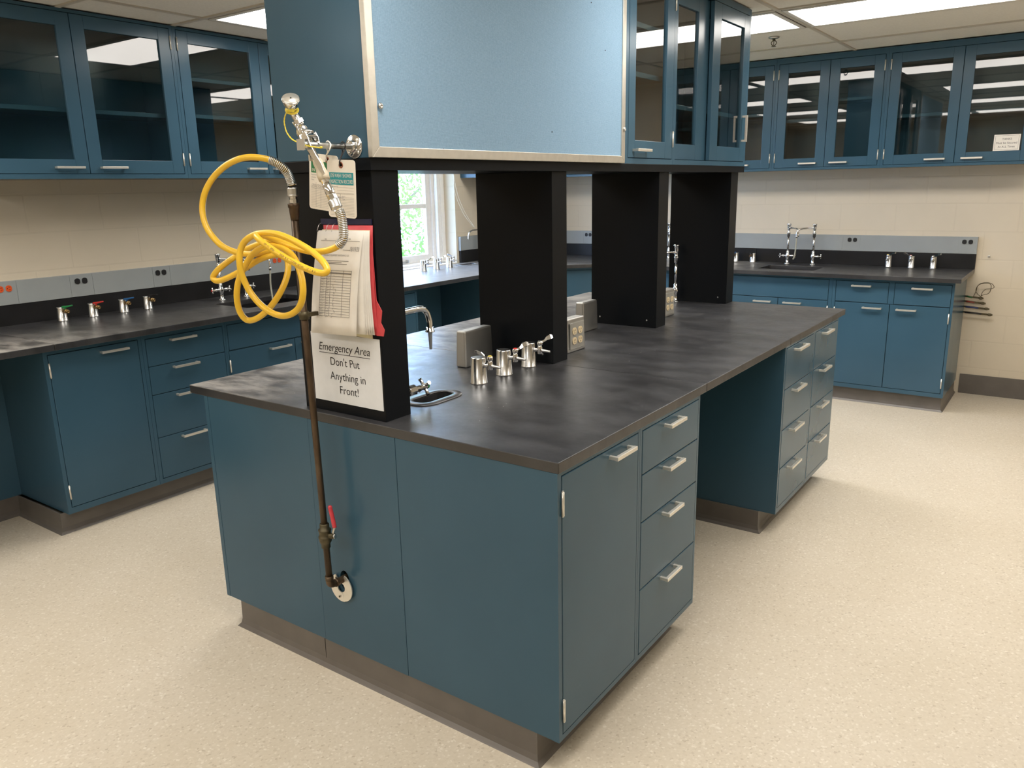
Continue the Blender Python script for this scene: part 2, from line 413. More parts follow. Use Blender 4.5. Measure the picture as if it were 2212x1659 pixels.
# window_1 : frame, casing, sashes, sill
fr = M()
fr.box(-3.775, -3.735, 3.905, WY1, WZ0, WZ1); fr.box(-3.775, -3.735, WY0, WY0+.10, WZ0, WZ1); fr.box(-3.775, -3.735, WY0, WY1, WZ1-.10, WZ1)
fr.box(-3.83, -3.775, 3.875, WY1, WZ0, WZ1); fr.box(-3.83, -3.775, WY0, WY0+.13, WZ0, WZ1); fr.box(-3.83, -3.775, WY0, WY1, WZ1-.13, WZ1)
fr.box(-3.745, -3.728, 3.945, 3.985, WZ0, WZ1)
win = struct(fr.build('window_1', 'whitepaint', bev=.003))
s = M(); s.box(-3.82, -3.70, WY0, WY1, WZ0-.003, WZ0+.028); s.box(-3.70, -3.62, WY0, WY1, WZ0-.003, WZ0+.010); s.build('sill', 'whitepaint', win, bev=.003)
def sash(y0, y1, z0, z1, x, bars, low):
    a = M(); w = .052
    a.box(x, x+.035, y0, y0+w, z0, z1); a.box(x, x+.035, y1-w, y1, z0, z1)
    a.box(x, x+.035, y0+w, y1-w, z0, z0+low); a.box(x, x+.035, y0+w, y1-w, z1-.045, z1)
    for z in bars: a.box(x+.004, x+.031, y0+w, y1-w, z-.019, z+.019)
    o = a.build('sash', 'whitepaint', win)
    g = M(); g.box(x+.014, x+.019, y0+.02, y1-.02, z0+.02, z1-.02); g.build('pane', 'windowglass', o)
sash(2.75, 3.875, .972, 1.90, -3.835, [1.462], .066)
sash(2.75, 3.875, 1.86, 2.24, -3.872, [], .045)
lift = M(); lift.box(-3.80, -3.78, 3.40, 3.53, .992, .998); lift.box(-3.80, -3.77, 3.525, 3.535, .985, 1.012); lift.build('sash_lift', 'steel', win)
# ================================================================== CABINETS
def handle(mm, x0, x1, z, y=0.0, off=.031, t=.0115):
    """flat bar pull, local frame, front towards -y"""
    mm.box(x0, x1, y-off, y-off+t, z-t/2, z+t/2)
    for a, b in ((x0+.0006, x0+t), (x1-t, x1-.0006)): mm.box(a, b, y-off+t-.0004, y, z-t/2+.0006, z+t/2-.0006)
def hinges(parent, x, zs, y=0.0):
    for z in zs:
        h = M(); h.cyl((x, y-.0045, z-.033), (x, y-.0045, z+.033), .0042, n=10)
        h.cyl((x, y-.0045, z-.036), (x, y-.0045, z-.033), .003, n=8); h.cyl((x, y-.0045, z+.033), (x, y-.0045, z+.036), .003, n=8)
        h.build('hinge', 'nickel', parent)
def face_frame(mm, w, z0, z1, openings, th=.02):
    xs = sorted({0, w} | {v for o in openings for v in o[:2]}); zs = sorted({z0, z1} | {v for o in openings for v in o[2:]})
    for i in range(len(xs)-1):
        run = None
        for k in range(len(zs)-1):
            cx, cz = (xs[i]+xs[i+1])/2, (zs[k]+zs[k+1])/2
            inside = any(o[0] < cx < o[1] and o[2] < cz < o[3] for o in openings)
            if not inside: run = (run[0], zs[k+1]) if run else (zs[k], zs[k+1])
            if (inside or k == len(zs)-2) and run:
                mm.box(xs[i], xs[i+1], 0, th, run[0], run[1]); run = None
G = .0028
def base_cabinet(label, loc, rotz, w, depth, z1, fronts, z0=.105, group=None, open_top=False):
    t = thing('base_cabinet', label, 'cabinet', loc, rotz, group)
    c = M(); ops = [(f[1]-G, f[2]+G, f[3]-G, f[4]+G) for f in fronts]
    face_frame(c, w, z0, z1, ops)
    e = .001
    c.box(e, e+.016, .0201, depth, z0, z1); c.box(w-e-.016, w-e, .0201, depth, z0, z1)
    i = .0172
    c.box(i, w-i, depth-.013, depth-.001, z0+.001, z1-.001); c.box(i, w-i, .0265, depth-.0135, z0+.0005, z0+.016)
    if not open_top: c.box(i, w-i, .0265, depth-.0135, z1-.016, z1-.0005)
    c.box(i, w-i, .0203, .026, z0+.001, z1-.001)
    c.build('carcass', 'paint', t)
    for f in fronts:
        kind, x0, x1, a, b = f[:5]; opt = f[5] if len(f) > 5 else {}
        d = M(); d.box(x0, x1, -.0012, .0195, a, b)
        nm = {'door': 'door', 'drawer': 'drawer', 'panel': 'false_front'}[kind]
        o = d.build(nm, 'paint', t, bev=.0018)
        if 'h' in opt:
            hx0, hx1, hz = opt['h']; hm = M(); handle(hm, hx0, hx1, hz); hm.build('handle', 'nickel', o, bev=.0008)
        if 'hinge' in opt:
            hinges(o, x0-G/2 if opt['hinge'] == 'a' else x1+G/2, opt.get('hz', (a+.072, b-.072)))
    return t
def drawers(x0, x1, zs, hx0, hx1, drop=.022):
    return [('drawer', x0, x1, zs[i+1]+.0015, zs[i]-.0015, {'h': (hx0, hx1, zs[i]-drop)}) for i in range(len(zs)-1)]
ZI = .8994; ZW = .9185; P90 = PI/2
# ---- island, side facing the camera (+x)
XI = -.004
IZ = (.887, .744, .586, .355, .125)
def IS(y, y0): return y-y0
near_door = [('door', .020, .451, .125, .887, {'h': (.268, .389, .864), 'hinge': 'a', 'hz': (.200, .813)})]
base_cabinet('blue base cabinet with one tall door at the near corner of the island', (XI, -.008, 0), P90, .4645, .566, ZI, near_door)
base_cabinet('blue cabinet with four drawers beside the tall door at the near end of the island', (XI, .4575, 0), P90, .4585, .566, ZI, drawers(.016, .443, IZ, .163, .280))
FZ = (.889, .698, .507, .322, .130)
base_cabinet('blue cabinet with four drawers beside the open knee space of the island', (XI, 1.875, 0), P90, .456, .566, ZI, drawers(.020, .438, FZ, .125, .278))
base_cabinet('blue cabinet with four drawers at the far end of the island', (XI, 2.332, 0), P90, .456, .566, ZI, drawers(.022, .440, FZ, .132, .272))
# ---- island, side facing the window (-x)
XJ = -1.516
base_cabinet('blue base cabinet under the island corner that faces the long sink wall', (XJ, .4565, 0), -P90, .4645, .558, ZI, [('door', .014, .446, .125, .887, {'h': (.05, .18, .864), 'hinge': 'b'})])
base_cabinet('blue drawer cabinet on the window side of the island next to its end panels', (XJ, .916, 0), -P90, .4585, .558, ZI, drawers(.016, .443, IZ, .163, .280))
base_cabinet('blue drawer cabinet on the window side of the island beyond the knee space', (XJ, 2.331, 0), -P90, .456, .558, ZI, drawers(.020, .438, FZ, .132, .272))
base_cabinet('blue drawer cabinet on the window side at the far end of the island', (XJ, 2.788, 0), -P90, .456, .558, ZI, drawers(.020, .438, FZ, .132, .272))
# end filler with the pipe hole: ring panel
def holed_slab(mm, outer, holes, z0, z1):
    """prism of a polygon with holes (triangulated); local xy"""
    import bmesh
    from mathutils.geometry import tessellate_polygon
    polys = [[Vector((x, y, 0)) for x, y in outer]] + [[Vector((x, y, 0)) for x, y in h] for h in holes]
    tri = tessellate_polygon(polys); flat = [p for q in polys for p in q]; n = len(flat)
    v = [(p.x, p.y, z0) for p in flat] + [(p.x, p.y, z1) for p in flat]; f = []
    for t in tri:
        a, b, c = flat[t[0]], flat[t[1]], flat[t[2]]
        if (b-a).cross(c-a).z < 0: t = (t[0], t[2], t[1])
        f.append((t[2], t[1], t[0])); f.append((t[0]+n, t[1]+n, t[2]+n))
    base = 0
    for q in polys:
        k = len(q); area = sum(q[i].x*q[(i+1) % k].y-q[(i+1) % k].x*q[i].y for i in range(k))
        ccw = area > 0; outerq = base == 0
        for i in range(k):
            a, b = base+i, base+(i+1) % k
            fc = (a, b, b+n, a+n)
            if ccw != outerq: fc = tuple(reversed(fc))
            f.append(fc)
        base += k
    mm._add(v, f, False)
m = M(); m.T = frame((0, -.008, 0), (1, 0, 0), (0, 0, 1))
hole = [(-.836+.022*math.cos(a), .362+.036*math.sin(a)) for a in [2*PI*k/20 for k in range(20)]]
holed_slab(m, [(-.9560, .105), (-.5715, .105), (-.5715, ZI), (-.9560, ZI)], [hole], -.018, 0)
one(m, 'chase_cover', 'paint', 'blue removable middle end panel of the island, with the pipe hole', 'panel', loc=(-.764, 0, .105))
m = M(); m.box(-.9560, -.9400, .4, 2.788, .105, ZI); m.box(-.5875, -.5715, .4, 2.788, .105, ZI); m.box(-.94, -.5875, 2.77, 2.788, .105, ZI)
one(m, 'service_cover', 'paint', 'blue service panelling closing the back of the island knee space', 'panel', loc=(-.764, 1.6, .105))
for nm, y0, y1, lab in (('cove_base', -.005, .86, 'dark grey rubber base strip around the near cabinets of the island'), ('cove_base', 1.869, 2.72, 'dark grey rubber base strip around the far cabinets of the island')):
    mm = cove([(-1.4353, y0), (-.0806, y0), (-.0806, y1), (-1.4353, y1)], .105, closed=True)
    if y0 < 1:
        mm.mat = 1; mm.box(-.966, -.9645, y0-.0015, y0+.004, .012, .105); mm.mat = 0
    one(mm, nm, ['cove', 'gap'], lab, 'base trim', 'rubber base strips', loc=(-.75, y0, 0))
# ---- long sink wall (left wall), fronts face +x
XC = -2.8534; LZ = (.890, .743, .591, .358, .132); DL = .725
def LW(y0, w, label, fronts, **k): return base_cabinet(label, (XC, y0, 0), P90, w, DL, ZW, fronts, **k)
LW(.0445, .479, 'blue base cabinet with one tall door beside the dark knee space on the sink wall', [('door', .0215, .4585, .138, .893, {'h': (.262, .400, .866), 'hinge': 'a', 'hz': (.235-.02, .820)})])
LW(.5245, .490, 'blue four-drawer cabinet under the four coloured gas valves on the sink wall', drawers(.0215, .4745, LZ, .152, .300))
LW(1.0155, .955, 'blue double-door sink cabinet behind the yellow hose', [('panel', .0165, .9385, .746, .889), ('door', .0125, .4755, .138, .739, {'h': (.285, .432, .709), 'hinge': 'a', 'hz': (.205, .655)}), ('door', .4795, .9425, .138, .739, {'h': (.523, .670, .709), 'hinge': 'b', 'hz': (.205, .655)})], open_top=True)
LW(1.9715, .640, 'blue drawer cabinet next to the knee space under the window', drawers(.020, .620, LZ, .246, .394))
LW(3.45, .615, 'blue single-door base cabinet between the window knee space and the corner unit', [('door', .020, .595, .138, .893, {'h': (.06, .2, .866), 'hinge': 'b'})], open_top=True)
base_cabinet('blue corner base cabinet set diagonally where the window wall meets the back wall', (XC, 4.070, 0), PI/4, .614, .50, ZW, [('door', .030, .570, .138, .893, {'h': (.06, .2, .866), 'hinge': 'b', 'hz': (.22, .80)})])
m = M(); m.box(-3.37, -3.35, -1.2, .0445, .105, ZW)
one(m, 'knee_space_lining', 'paint', 'dark blue back panel of the knee space at the near end of the sink wall', 'panel', loc=(-3.36, -.6, .105))
m = M(); m.box(-3.37, -3.35, 2.612, 3.449, .105, ZW)
one(m, 'knee_space_lining', 'paint', 'dark back panel of the knee space under the window worktop', 'panel', loc=(-3.36, 3.0, .105))
m = M(); m.box(-3.6, XC, -1.22, -1.2, .0, ZW)
one(m, 'worktop_upright', 'paint', 'blue upright panel carrying the near end of the sink wall worktop', 'panel', loc=(-3.2, -1.21, 0))
one(cove([(-3.35, -1.2), (-3.35, .024), (-2.8995, .024), (-2.8995, 2.60), (-3.35, 2.60), (-3.35, 3.46), (-2.8995, 3.46), (-2.8995, 4.09), (-2.44, 4.548), (-2.43, 4.545)], .105), 'cove_base', 'cove',
    'dark grey rubber base strip along the sink wall and under the window', 'base trim', 'rubber base strips', loc=(-2.9, .024, 0))
# ---- back wall
YC = 4.5037
def BW(x0, w, label, fronts, **k): return base_cabinet(label, (x0, YC, 0), 0, w, .66, ZW, fronts, **k)
BW(-2.417, .590, 'blue base cabinet next to the diagonal corner unit on the back wall', [('door', .02, .57, .138, .893, {'h': (.40, .53, .866), 'hinge': 'a'})])
BW(-1.826, .588, 'blue base cabinet hidden behind the island posts on the back wall', drawers(.02, .568, LZ, .23, .365))
BW(-1.237, .777, 'blue double-door sink cabinet on the back wall', [('panel', .016, .748, .746, .899), ('door', .016, .380, .138, .742, {'h': (.197, .332, .711), 'hinge': 'a', 'hz': (.21, .67)}), ('door', .384, .748, .138, .742, {'h': (.425, .560, .711), 'hinge': 'b', 'hz': (.21, .67)})], open_top=True)
BW(-.459, .7925, 'blue two-drawer two-door base cabinet at the open end of the back wall run', [('drawer', .024, .378, .747, .897, {'h': (.132, .265, .866)}), ('drawer', .420, .774, .747, .897, {'h': (.529, .662, .866)}),
   ('door', .024, .393, .137, .742, {'h': (.216, .346, .711), 'hinge': 'a', 'hz': (.209, .667)}), ('door', .397, .772, .137, .742, {'h': (.440, .571, .711), 'hinge': 'b', 'hz': (.209, .667)})])
one(cove([(-2.42, 4.53), (.3235, 4.53), (.3235, 5.185)], .105), 'cove_base', 'cove', 'dark grey rubber base strip under the back wall cabinets', 'base trim', 'rubber base strips', loc=(-1, 4.53, 0))
# ================================================================== WORKTOPS
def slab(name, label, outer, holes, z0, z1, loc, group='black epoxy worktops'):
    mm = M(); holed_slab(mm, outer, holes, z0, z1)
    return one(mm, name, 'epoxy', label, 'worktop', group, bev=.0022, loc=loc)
def rect(x0, x1, y0, y1): return [(x0, y0), (x1, y0), (x1, y1), (x0, y1)]
cup = rrect(-.700, .316, .072, .165, .0355)
SX0, SX1 = -1.5997, 0.0
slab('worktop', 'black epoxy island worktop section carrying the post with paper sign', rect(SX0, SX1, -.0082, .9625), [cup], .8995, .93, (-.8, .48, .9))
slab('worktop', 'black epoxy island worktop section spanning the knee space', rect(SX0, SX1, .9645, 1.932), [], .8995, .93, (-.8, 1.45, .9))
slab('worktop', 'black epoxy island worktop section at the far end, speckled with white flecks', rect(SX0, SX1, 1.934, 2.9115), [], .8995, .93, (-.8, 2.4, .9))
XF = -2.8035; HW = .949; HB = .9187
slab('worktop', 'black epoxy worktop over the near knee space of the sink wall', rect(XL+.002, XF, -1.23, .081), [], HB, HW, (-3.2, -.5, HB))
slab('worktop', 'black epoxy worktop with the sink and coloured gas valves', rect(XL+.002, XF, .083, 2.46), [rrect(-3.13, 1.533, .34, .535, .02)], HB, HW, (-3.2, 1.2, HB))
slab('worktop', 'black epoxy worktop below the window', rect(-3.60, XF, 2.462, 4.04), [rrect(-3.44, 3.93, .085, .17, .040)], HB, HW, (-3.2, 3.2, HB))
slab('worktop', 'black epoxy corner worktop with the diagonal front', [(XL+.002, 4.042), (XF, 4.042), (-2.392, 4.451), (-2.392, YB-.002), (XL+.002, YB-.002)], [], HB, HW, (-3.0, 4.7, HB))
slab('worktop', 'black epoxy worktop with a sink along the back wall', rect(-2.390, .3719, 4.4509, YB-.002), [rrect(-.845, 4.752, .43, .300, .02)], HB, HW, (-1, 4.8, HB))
def sink(label, x0, x1, y0, y1, z, depth):
    mm = M(); t = .012
    mm.box(x0-t, x0, y0-t, y1+t, z-depth, z); mm.box(x1, x1+t, y0-t, y1+t, z-depth, z)
    mm.box(x0, x1, y0-t, y0, z-depth, z); mm.box(x0, x1, y1, y1+t, z-depth, z); mm.box(x0-t, x1+t, y0-t, y1+t, z-depth-t, z-depth)
    th = thing('sink', label, 'sink', ((x0+x1)/2, (y0+y1)/2, z-depth))
    mm.build('basin', 'basin', th, th.location)
    d = M(); d.lathe([(.045, 0), (.045, .004), (.03, .005), (.028, .002)], ((x0+x1)/2, (y0+y1)/2, z-depth), (0, 0, 1)); d.build('drain', 'steel', th, th.location)
sink('black sink basin sunk in the worktop behind the yellow hose', -3.30, -2.96, 1.266, 1.80, HB-.0005, .13)
sink('black sink basin in the back wall worktop', -1.06, -.63, 4.602, 4.902, HB-.0005, .09)
# cup sinks
def cup_sink(label, x, y, z, L, W, depth, below):
    th = thing('cup_sink', label, 'sink', (x, y, z))
    b = M()
    o = rrect(x, y, W+.006, L+.006, (W+.006)/2-.0005, 8); i = rrect(x, y, W-.006, L-.006, (W-.006)/2-.0005, 8); n = len(o)
    b.rings([[(p[0], p[1], z-.001) for p in o], [(p[0], p[1], z-depth) for p in o], [(p[0], p[1], z-depth) for p in i], [(p[0], p[1], z-.001) for p in i]], closed=True)
    b.prism(o, z-depth-.004, z-depth)
    b.build('basin', 'basin', th, th.location)
    r = M(); o2 = rrect(x, y, W+.062, L+.062, (W+.062)/2-.001, 10); i2 = rrect(x, y, W-.004, L-.004, (W-.004)/2-.0005, 10)
    m2 = rrect(x, y, W+.02, L+.02, (W+.02)/2-.001, 10)
    r.rings([[(p[0], p[1], below) for p in o2], [(p[0], p[1], below+.0022) for p in o2], [(p[0], p[1], below+.0045) for p in m2], [(p[0], p[1], below+.003) for p in i2], [(p[0], p[1], below) for p in i2]], closed=True)
    r.build('rim', 'epoxy', th, th.location)
cup_sink('small oval black cup sink in the island worktop beside the sign post', -.700, .316, .8992, .165, .072, .10, .9302)
cup_sink('small oval black cup sink at the far end of the window worktop', -3.44, 3.93, .9184, .17, .085, .10, .9492)
# ================================================================== BACKSPLASH AND RACEWAY
def receptacle(mm, T, half=.0165, k=.0145):
    """one receptacle face with slots; mats 0 body 1 slot"""
    mm.T = T; mm.mat = 0
    pts = []
    for a in range(24):
        an = 2*PI*a/24; pts.append((half*math.cos(an), max(-k, min(k, half*math.sin(an)))))
    mm.prism(pts, 0, .0035); mm.mat = 1
    mm.box(-.0075, -.0055, -.001, .0075, .0035, .0038); mm.box(.0050, .0068, .000, .0070, .0035, .0038)
    mm.cyl((0, -.0075, .0034), (0, -.0075, .0038), .0026, n=10); mm.T = None; mm.mat = 0
ZR0, ZR1 = 1.0589, 1.1825
def raceway(label, axis, fixed, segs, outlets, loc, wall, sgn):
    """axis 'y' or 'x'; fixed = front plane; wall = plane it stands on"""
    th = thing('raceway', label, 'raceway', loc, 0, 'grey wiring raceways')
    a0, a1 = segs[0], segs[-1]
    b = M(); lo, hi = (wall, fixed-sgn*.002)
    if axis == 'y': b.box(lo, hi, a0, a1, ZR0, ZR1)
    else: b.box(a0, a1, lo, hi, ZR0, ZR1)
    b.build('channel', 'railgrey', th, loc)
    for i in range(len(segs)-1):
        p, q = segs[i]+.0008, segs[i+1]-.0008; c = M()
        if axis == 'y': c.box(fixed-sgn*.002, fixed, p, q, ZR0+.001, ZR1-.001)
        else: c.box(p, q, fixed-sgn*.002, fixed, ZR0+.001, ZR1-.001)
        c.build('cover', 'railgrey', th, loc)
    for (pos, colr) in outlets:
        c = M()
        for dd in (-.0205, .0205):
            if axis == 'y': T = frame((fixed, pos+dd, 1.145), (0, 0, -1), (0, 1, 0)) if sgn > 0 else None
            else: T = frame((pos+dd, fixed, 1.146), (0, 0, -1), (1, 0, 0))
            # receptacle turned on its side; normal must point into the room
            n = T.to_3x3().col[2]
            want = Vector((1, 0, 0)) if axis == 'y' else Vector((0, -1, 0))
            if n.dot(want) < 0:
                T = frame(T.translation, (0, 0, 1), (0, 1, 0) if axis == 'y' else (1, 0, 0))
            receptacle(c, T)
        o = c.build('outlet', [colr, 'black'], th, loc)
        o['label'] = 'orange duplex outlet' if colr == 'orange' else 'black duplex outlet'
    return th
XS = -3.5859; YS = 5.1633
raceway('grey wall raceway with orange and black outlets above the sink wall worktop', 'y', XS, [-1.2, .09, .287, .565, .692, 1.059, 1.173, 1.929, 2.055, 2.56], [(.227, 'orange'), (.626, 'black'), (1.112, 'black'), (1.988, 'orange')], (XL, .6, ZR0), XL, 1)
raceway('short grey wall raceway in the corner beyond the window', 'y', XS, [4.028, 4.55, 5.16], [], (XL, 4.6, ZR0), XL, 1)
raceway('grey wall raceway with black outlets along the back wall worktop', 'x', YS, [-3.58, -2.97, -2.85, -1.442, -.570, -.436, .249, .3719], [(-2.915, 'black'), (-.497, 'black'), (.307, 'black')], (-1, YB, ZR0), YB, -1)
def splash(label, x0, x1, y0, y1, seams=()):
    mm = M(); mm.box(x0, x1, y0, y1, HW, ZR0-.003)
    one(mm, 'backsplash', 'splash', label, 'backsplash', 'black backsplashes', bev=.001, loc=((x0+x1)/2, (y0+y1)/2, HW))
splash('black backsplash strip behind the coloured gas valves on the sink wall', XL+.002, XS-.004, -1.2, 2.56)
splash('short black backsplash in the corner beyond the window', XL+.002, XS-.004, 4.035, 5.155)
splash('greyish black backsplash strip near the corner of the back wall', XS-.002, -1.262, YS+.004, YB-.002)
splash('black backsplash strip behind the back wall sink taps', -1.260, .3719, YS+.004, YB-.002)
# ================================================================== WALL CABINETS WITH GLASS DOORS
def glass_door(t, x0, x1, z0, z1, gx0, gx1, gz0, gz1, y=0.0, th=.0195):
    d = M(); a, b = y-.0012, y+th
    d.box(x0, gx0, a, b, z0, z1); d.box(gx1, x1, a, b, z0, z1); d.box(gx0, gx1, a, b, z0, gz0); d.box(gx0, gx1, a, b, gz1, z1)
    o = d.build('door', 'paint', t, bev=.0015)
    g = M(); g.box(gx0-.004, gx1+.004, y+.009, y+.013, gz0-.004, gz1+.004); g.build('pane', 'glass', o)
    return o
def wall_cabinet(label, loc, rotz, w, depth, z0, z1, doors, shelves, group='blue glass-door wall cabinets', mull=None):
    """doors: (x0,x1,z0,z1, gx0,gx1,gz0,gz1, opts)"""
    t = thing('wall_cabinet', label, 'cabinet', loc, rotz, group)
    c = M(); x0 = min(d[0] for d in doors); x1 = max(d[1] for d in doors)
    if all('slide' not in d[8] for d in doors):
        ops = [(d[0]-G, d[1]+G, d[2]-G, d[3]+G) for d in doors]
    else: ops = [(x0-G, x1+G, doors[0][2]-G, doors[0][3]+G)]
    face_frame(c, w, z0, z1, ops)
    e = .0008
    c.box(e, .016, .0201, depth, z0, z1); c.box(w-.016, w-e, .0201, depth, z0, z1); i = .0162
    c.box(i, w-i, depth-.013, depth-.001, z0+.019, z1-.019)
    c.box(i, w-i, .0203, depth-.001, z0+.0004, z0+.0185); c.box(i, w-i, .0203, depth-.001, z1-.0185, z1-.0004)
    c.build('carcass', 'paint', t)
    for z, a, b in shelves:
        s = M(); s.box(a, b, .045, depth-.013, z-.011, z+.011); s.build('shelf', 'paint', t, bev=.002)
    for d in doors:
        op = d[8]; y = op.get('slide', 0.0)
        o = glass_door(t, *d[:8], y=y)
        if 'h' in op:
            hm = M(); handle(hm, op['h'][0], op['h'][1], op['h'][2]); hm.build('handle', 'nickel', o, bev=.0008)
        if 'vh' in op:
            hx, a, b = op['vh']; hm = M(); tt = .0115
            hm.box(hx-tt/2, hx+tt/2, -.030, -.030+tt, a, b); hm.box(hx-tt/2+.0006, hx+tt/2-.0006, -.0189, 0, a+.0006, a+tt); hm.box(hx-tt/2+.0006, hx+tt/2-.0006, -.0189, 0, b-tt, b-.0006)
            hm.build('handle', 'nickel', o, bev=.0008)
        if 'hinge' in op: hinges(o, d[0]-G/2 if op['hinge'] == 'a' else d[1]+G/2, op.get('hz', (1.80, 2.427)))
    return t
XU = -3.27; ZU1 = CEIL-.002; DU = .342
def pair(w, split, x0, x1, st, gz0, gz1, z0, z1, hzb, h1, h2, **kw):
    return [(x0, split-.002, z0, z1, x0+st, split-.002-st, gz0, gz1, {'h': h1, 'hinge': 'a', 'hz': hzb}), (split+.002, x1, z0, z1, split+.002+st, x1-st, gz0, gz1, {'h': h2, 'hinge': 'b', 'hz': hzb})]
wall_cabinet('blue glass-door wall cabinet with a single shelf above the coloured gas valves', (XU, .040, 0), P90, 1.1305, DU, 1.698, ZU1,
    pair(1.1305, .566, .024, 1.110, .068, 1.794, 2.436, 1.724, 2.500, (1.802, 2.427), (.388, .530, 1.754), (.620, .760, 1.754)), [(2.040, .02, 1.11)])
wall_cabinet('blue glass-door wall cabinet with two shelves behind the raised loop of yellow hose', (XU, 1.1715, 0), P90, 1.1385, DU, 1.698, ZU1,
    pair(1.1385, .5725, .022, 1.116, .068, 1.794, 2.436, 1.724, 2.500, (1.802, 2.427), (.408, .540, 1.754), (.604, .740, 1.754)), [(2.254, .02, 1.118), (2.050, .02, 1.118)])
wall_cabinet('blue wall cabinet on the window wall just past the window', (XU, 4.09, 0), P90, .765, DU, 1.698, ZU1,
    [(.022, .742, 1.724, 2.500, .09, .674, 1.794, 2.436, {'hinge': 'b', 'h': (.08, .21, 1.754)})], [(2.05, .02, .745)])
YU = 4.87; DB = .320
def wc(x0, w, label, drs, sh): return wall_cabinet(label, (x0, YU, 0), 0, w, DB, 1.690, ZU1, drs, sh)
BZ = dict(gz0=1.778, gz1=2.407, z0=1.711, z1=2.474, hzb=(1.785, 2.400))
wc(-3.605, .900, 'blue corner wall cabinet where the window wall meets the back wall', [(.36, .878, 1.711, 2.474, .43, .81, 1.778, 2.407, {'hinge': 'b', 'h': (.42, .55, 1.739)})], [(2.05, .02, .88)])
wc(-2.704, .820, 'blue glass-door wall cabinet hidden beyond the island cupboard on the back wall', pair(.82, .41, .022, .798, .068, h1=(.19, .32, 1.739), h2=(.50, .63, 1.739), **BZ), [(2.05, .02, .8)])
wc(-1.883, .802, 'blue glass-door wall cabinet partly cut off by the island cupboard edge', pair(.802, .401, .022, .783, .068, h1=(.19, .32, 1.739), h2=(.49, .62, 1.739), **BZ), [(2.12, .02, .78)])
wc(-1.080, .7955, 'blue glass-door wall cabinet above the back wall sink', pair(.7955, .398, .022, .774, .069, h1=(.212, .343, 1.739), h2=(.439, .568, 1.739), **BZ), [(2.060, .02, .397), (2.192, .40, .775)])
wc(-.284, .958, 'blue glass-door wall cabinet with the TANKS notice on its pane', pair(.958, .478, .022, .936, .066, h1=(.292, .424, 1.739), h2=(.522, .654, 1.739), **BZ), [(2.047, .02, .938)])
# TANKS sign on the pane
sg = thing('notice', 'small white TANKS notice taped to a wall cabinet pane', 'sign', (.500, 4.868, 1.83))
m = M(); m.T = frame((.500, 4.8676, 1.8315), (1, 0, -.004), (.004, 0, 1)); m.prism(rrect(0, 0, .153, .105, .001, 1), -.0006, .0006); m.build('sheet', 'paper', sg, (.500, 4.868, 1.83))
m = M(); m.T = frame((.500, 4.8669, 1.8315), (1, 0, 0), (0, 0, 1))
for a in ((-.068, .068, -.0455, -.0445), (-.068, .068, .0445, .0455), (-.068, -.067, -.045, .045), (.067, .068, -.045, .045)): m.box(a[0], a[1], a[2], a[3], 0, .0002)
m.build('border', 'ink', sg, (.500, 4.868, 1.83))
for tx, wz, wd in (('TANKS', .0235, .056), ('Must be Secured', -.002, .120), ('At ALL Times', -.0265, .098)):
    text_mesh(tx, 'ink', sg, (.500, 4.8668, 1.8315+wz), (1, 0, 0), (0, 0, 1), wd, .0125, shift=(.500, 4.868, 1.83))
# ================================================================== ISLAND UPPER UNIT
XB0, XB1 = -1.0100, -.6185; YU0, YU1 = .0108, 2.9653
m = M(); m.box(XB0, XB1, YU0, YU1, 1.6632, 1.6963)
one(m, 'support_shelf', 'laminate', 'long black support board under the island cupboards, resting on four posts', 'shelf', bev=.0012, loc=(-.8, 1.5, 1.6632))
posts = [(.0224, .1314, 'black laminate post with the paper sign and papers at the near end of the island'), (.954, 1.0592, 'black laminate post next to the chrome turret gas valves'),
         (1.8769, 1.9821, 'black laminate post next to the farther outlet box of the island'), (2.7995, 2.9048, 'black laminate post with the tall chrome tap at the far end of the island')]
for y0, y1, lab in posts:
    th = thing('post', lab, 'post', (-.81, (y0+y1)/2, .93), 0, 'black island posts')
    b = M(); b.box(-.989, -.6305, y0, y1, .9301, 1.6631); b.build('casing', 'laminate', th, th.location, bev=.0012)
    if y0 > .5:
        b = M()
        for x in (-.94, -.68): b.cyl((x, y0+.0005, .965), (x, y0-.0022, .965), .0045, .003, n=12)
        b.build('screws', 'steel', th, th.location)
uc = thing('wall_cabinet', 'big blue island cupboard with the plain end panel and pin board on its side', 'cabinet', (-.81, .75, 1.6965))
m = M(); m.box(XB0, XB1, YU0, 1.505, 1.6966, ZU1); m.build('carcass', 'paint', uc, uc.location, bev=.0015)
bb = thing('bulletin_board', 'light blue fabric pin board in an aluminium frame on the island cupboard', 'pin board', (-.61, .74, 1.695))
L = bb.location
m = M(); m.box(XB1+.0002, -.606, .03, 1.45, 1.72, 2.49); m.build('fabric_panel', 'fabric', bb, L)
m = M(); m.T = None
a0, a1, c0, c1, fw = .004, 1.478, 1.6968, ZU1-.004, .029
def mitre(p):
    m.rings([[(XB1+.0002, y, z) for y, z in p], [(-.601, y, z) for y, z in p]], smooth=False)
for p in ([(a0, c0), (a1, c0), (a1-fw, c0+fw), (a0+fw, c0+fw)], [(a0, c1), (a0+fw, c1-fw), (a1-fw, c1-fw), (a1, c1)], [(a0, c0), (a0+fw, c0+fw), (a0+fw, c1-fw), (a0, c1)], [(a1, c0), (a1, c1), (a1-fw, c1-fw), (a1-fw, c0+fw)]): mitre(p)
m.build('board_frame', 'alu', bb, L, bev=.0015)
for y in (.044, 1.468):
    m = M(); m.lathe([(.0085, 0), (.0085, .003), (.006, .0055), (.003, .006), (.0025, .003)], (-.601, y, 1.832), (1, 0, 0), 16); m.build('screw', 'steel', bb, L)
m = M()
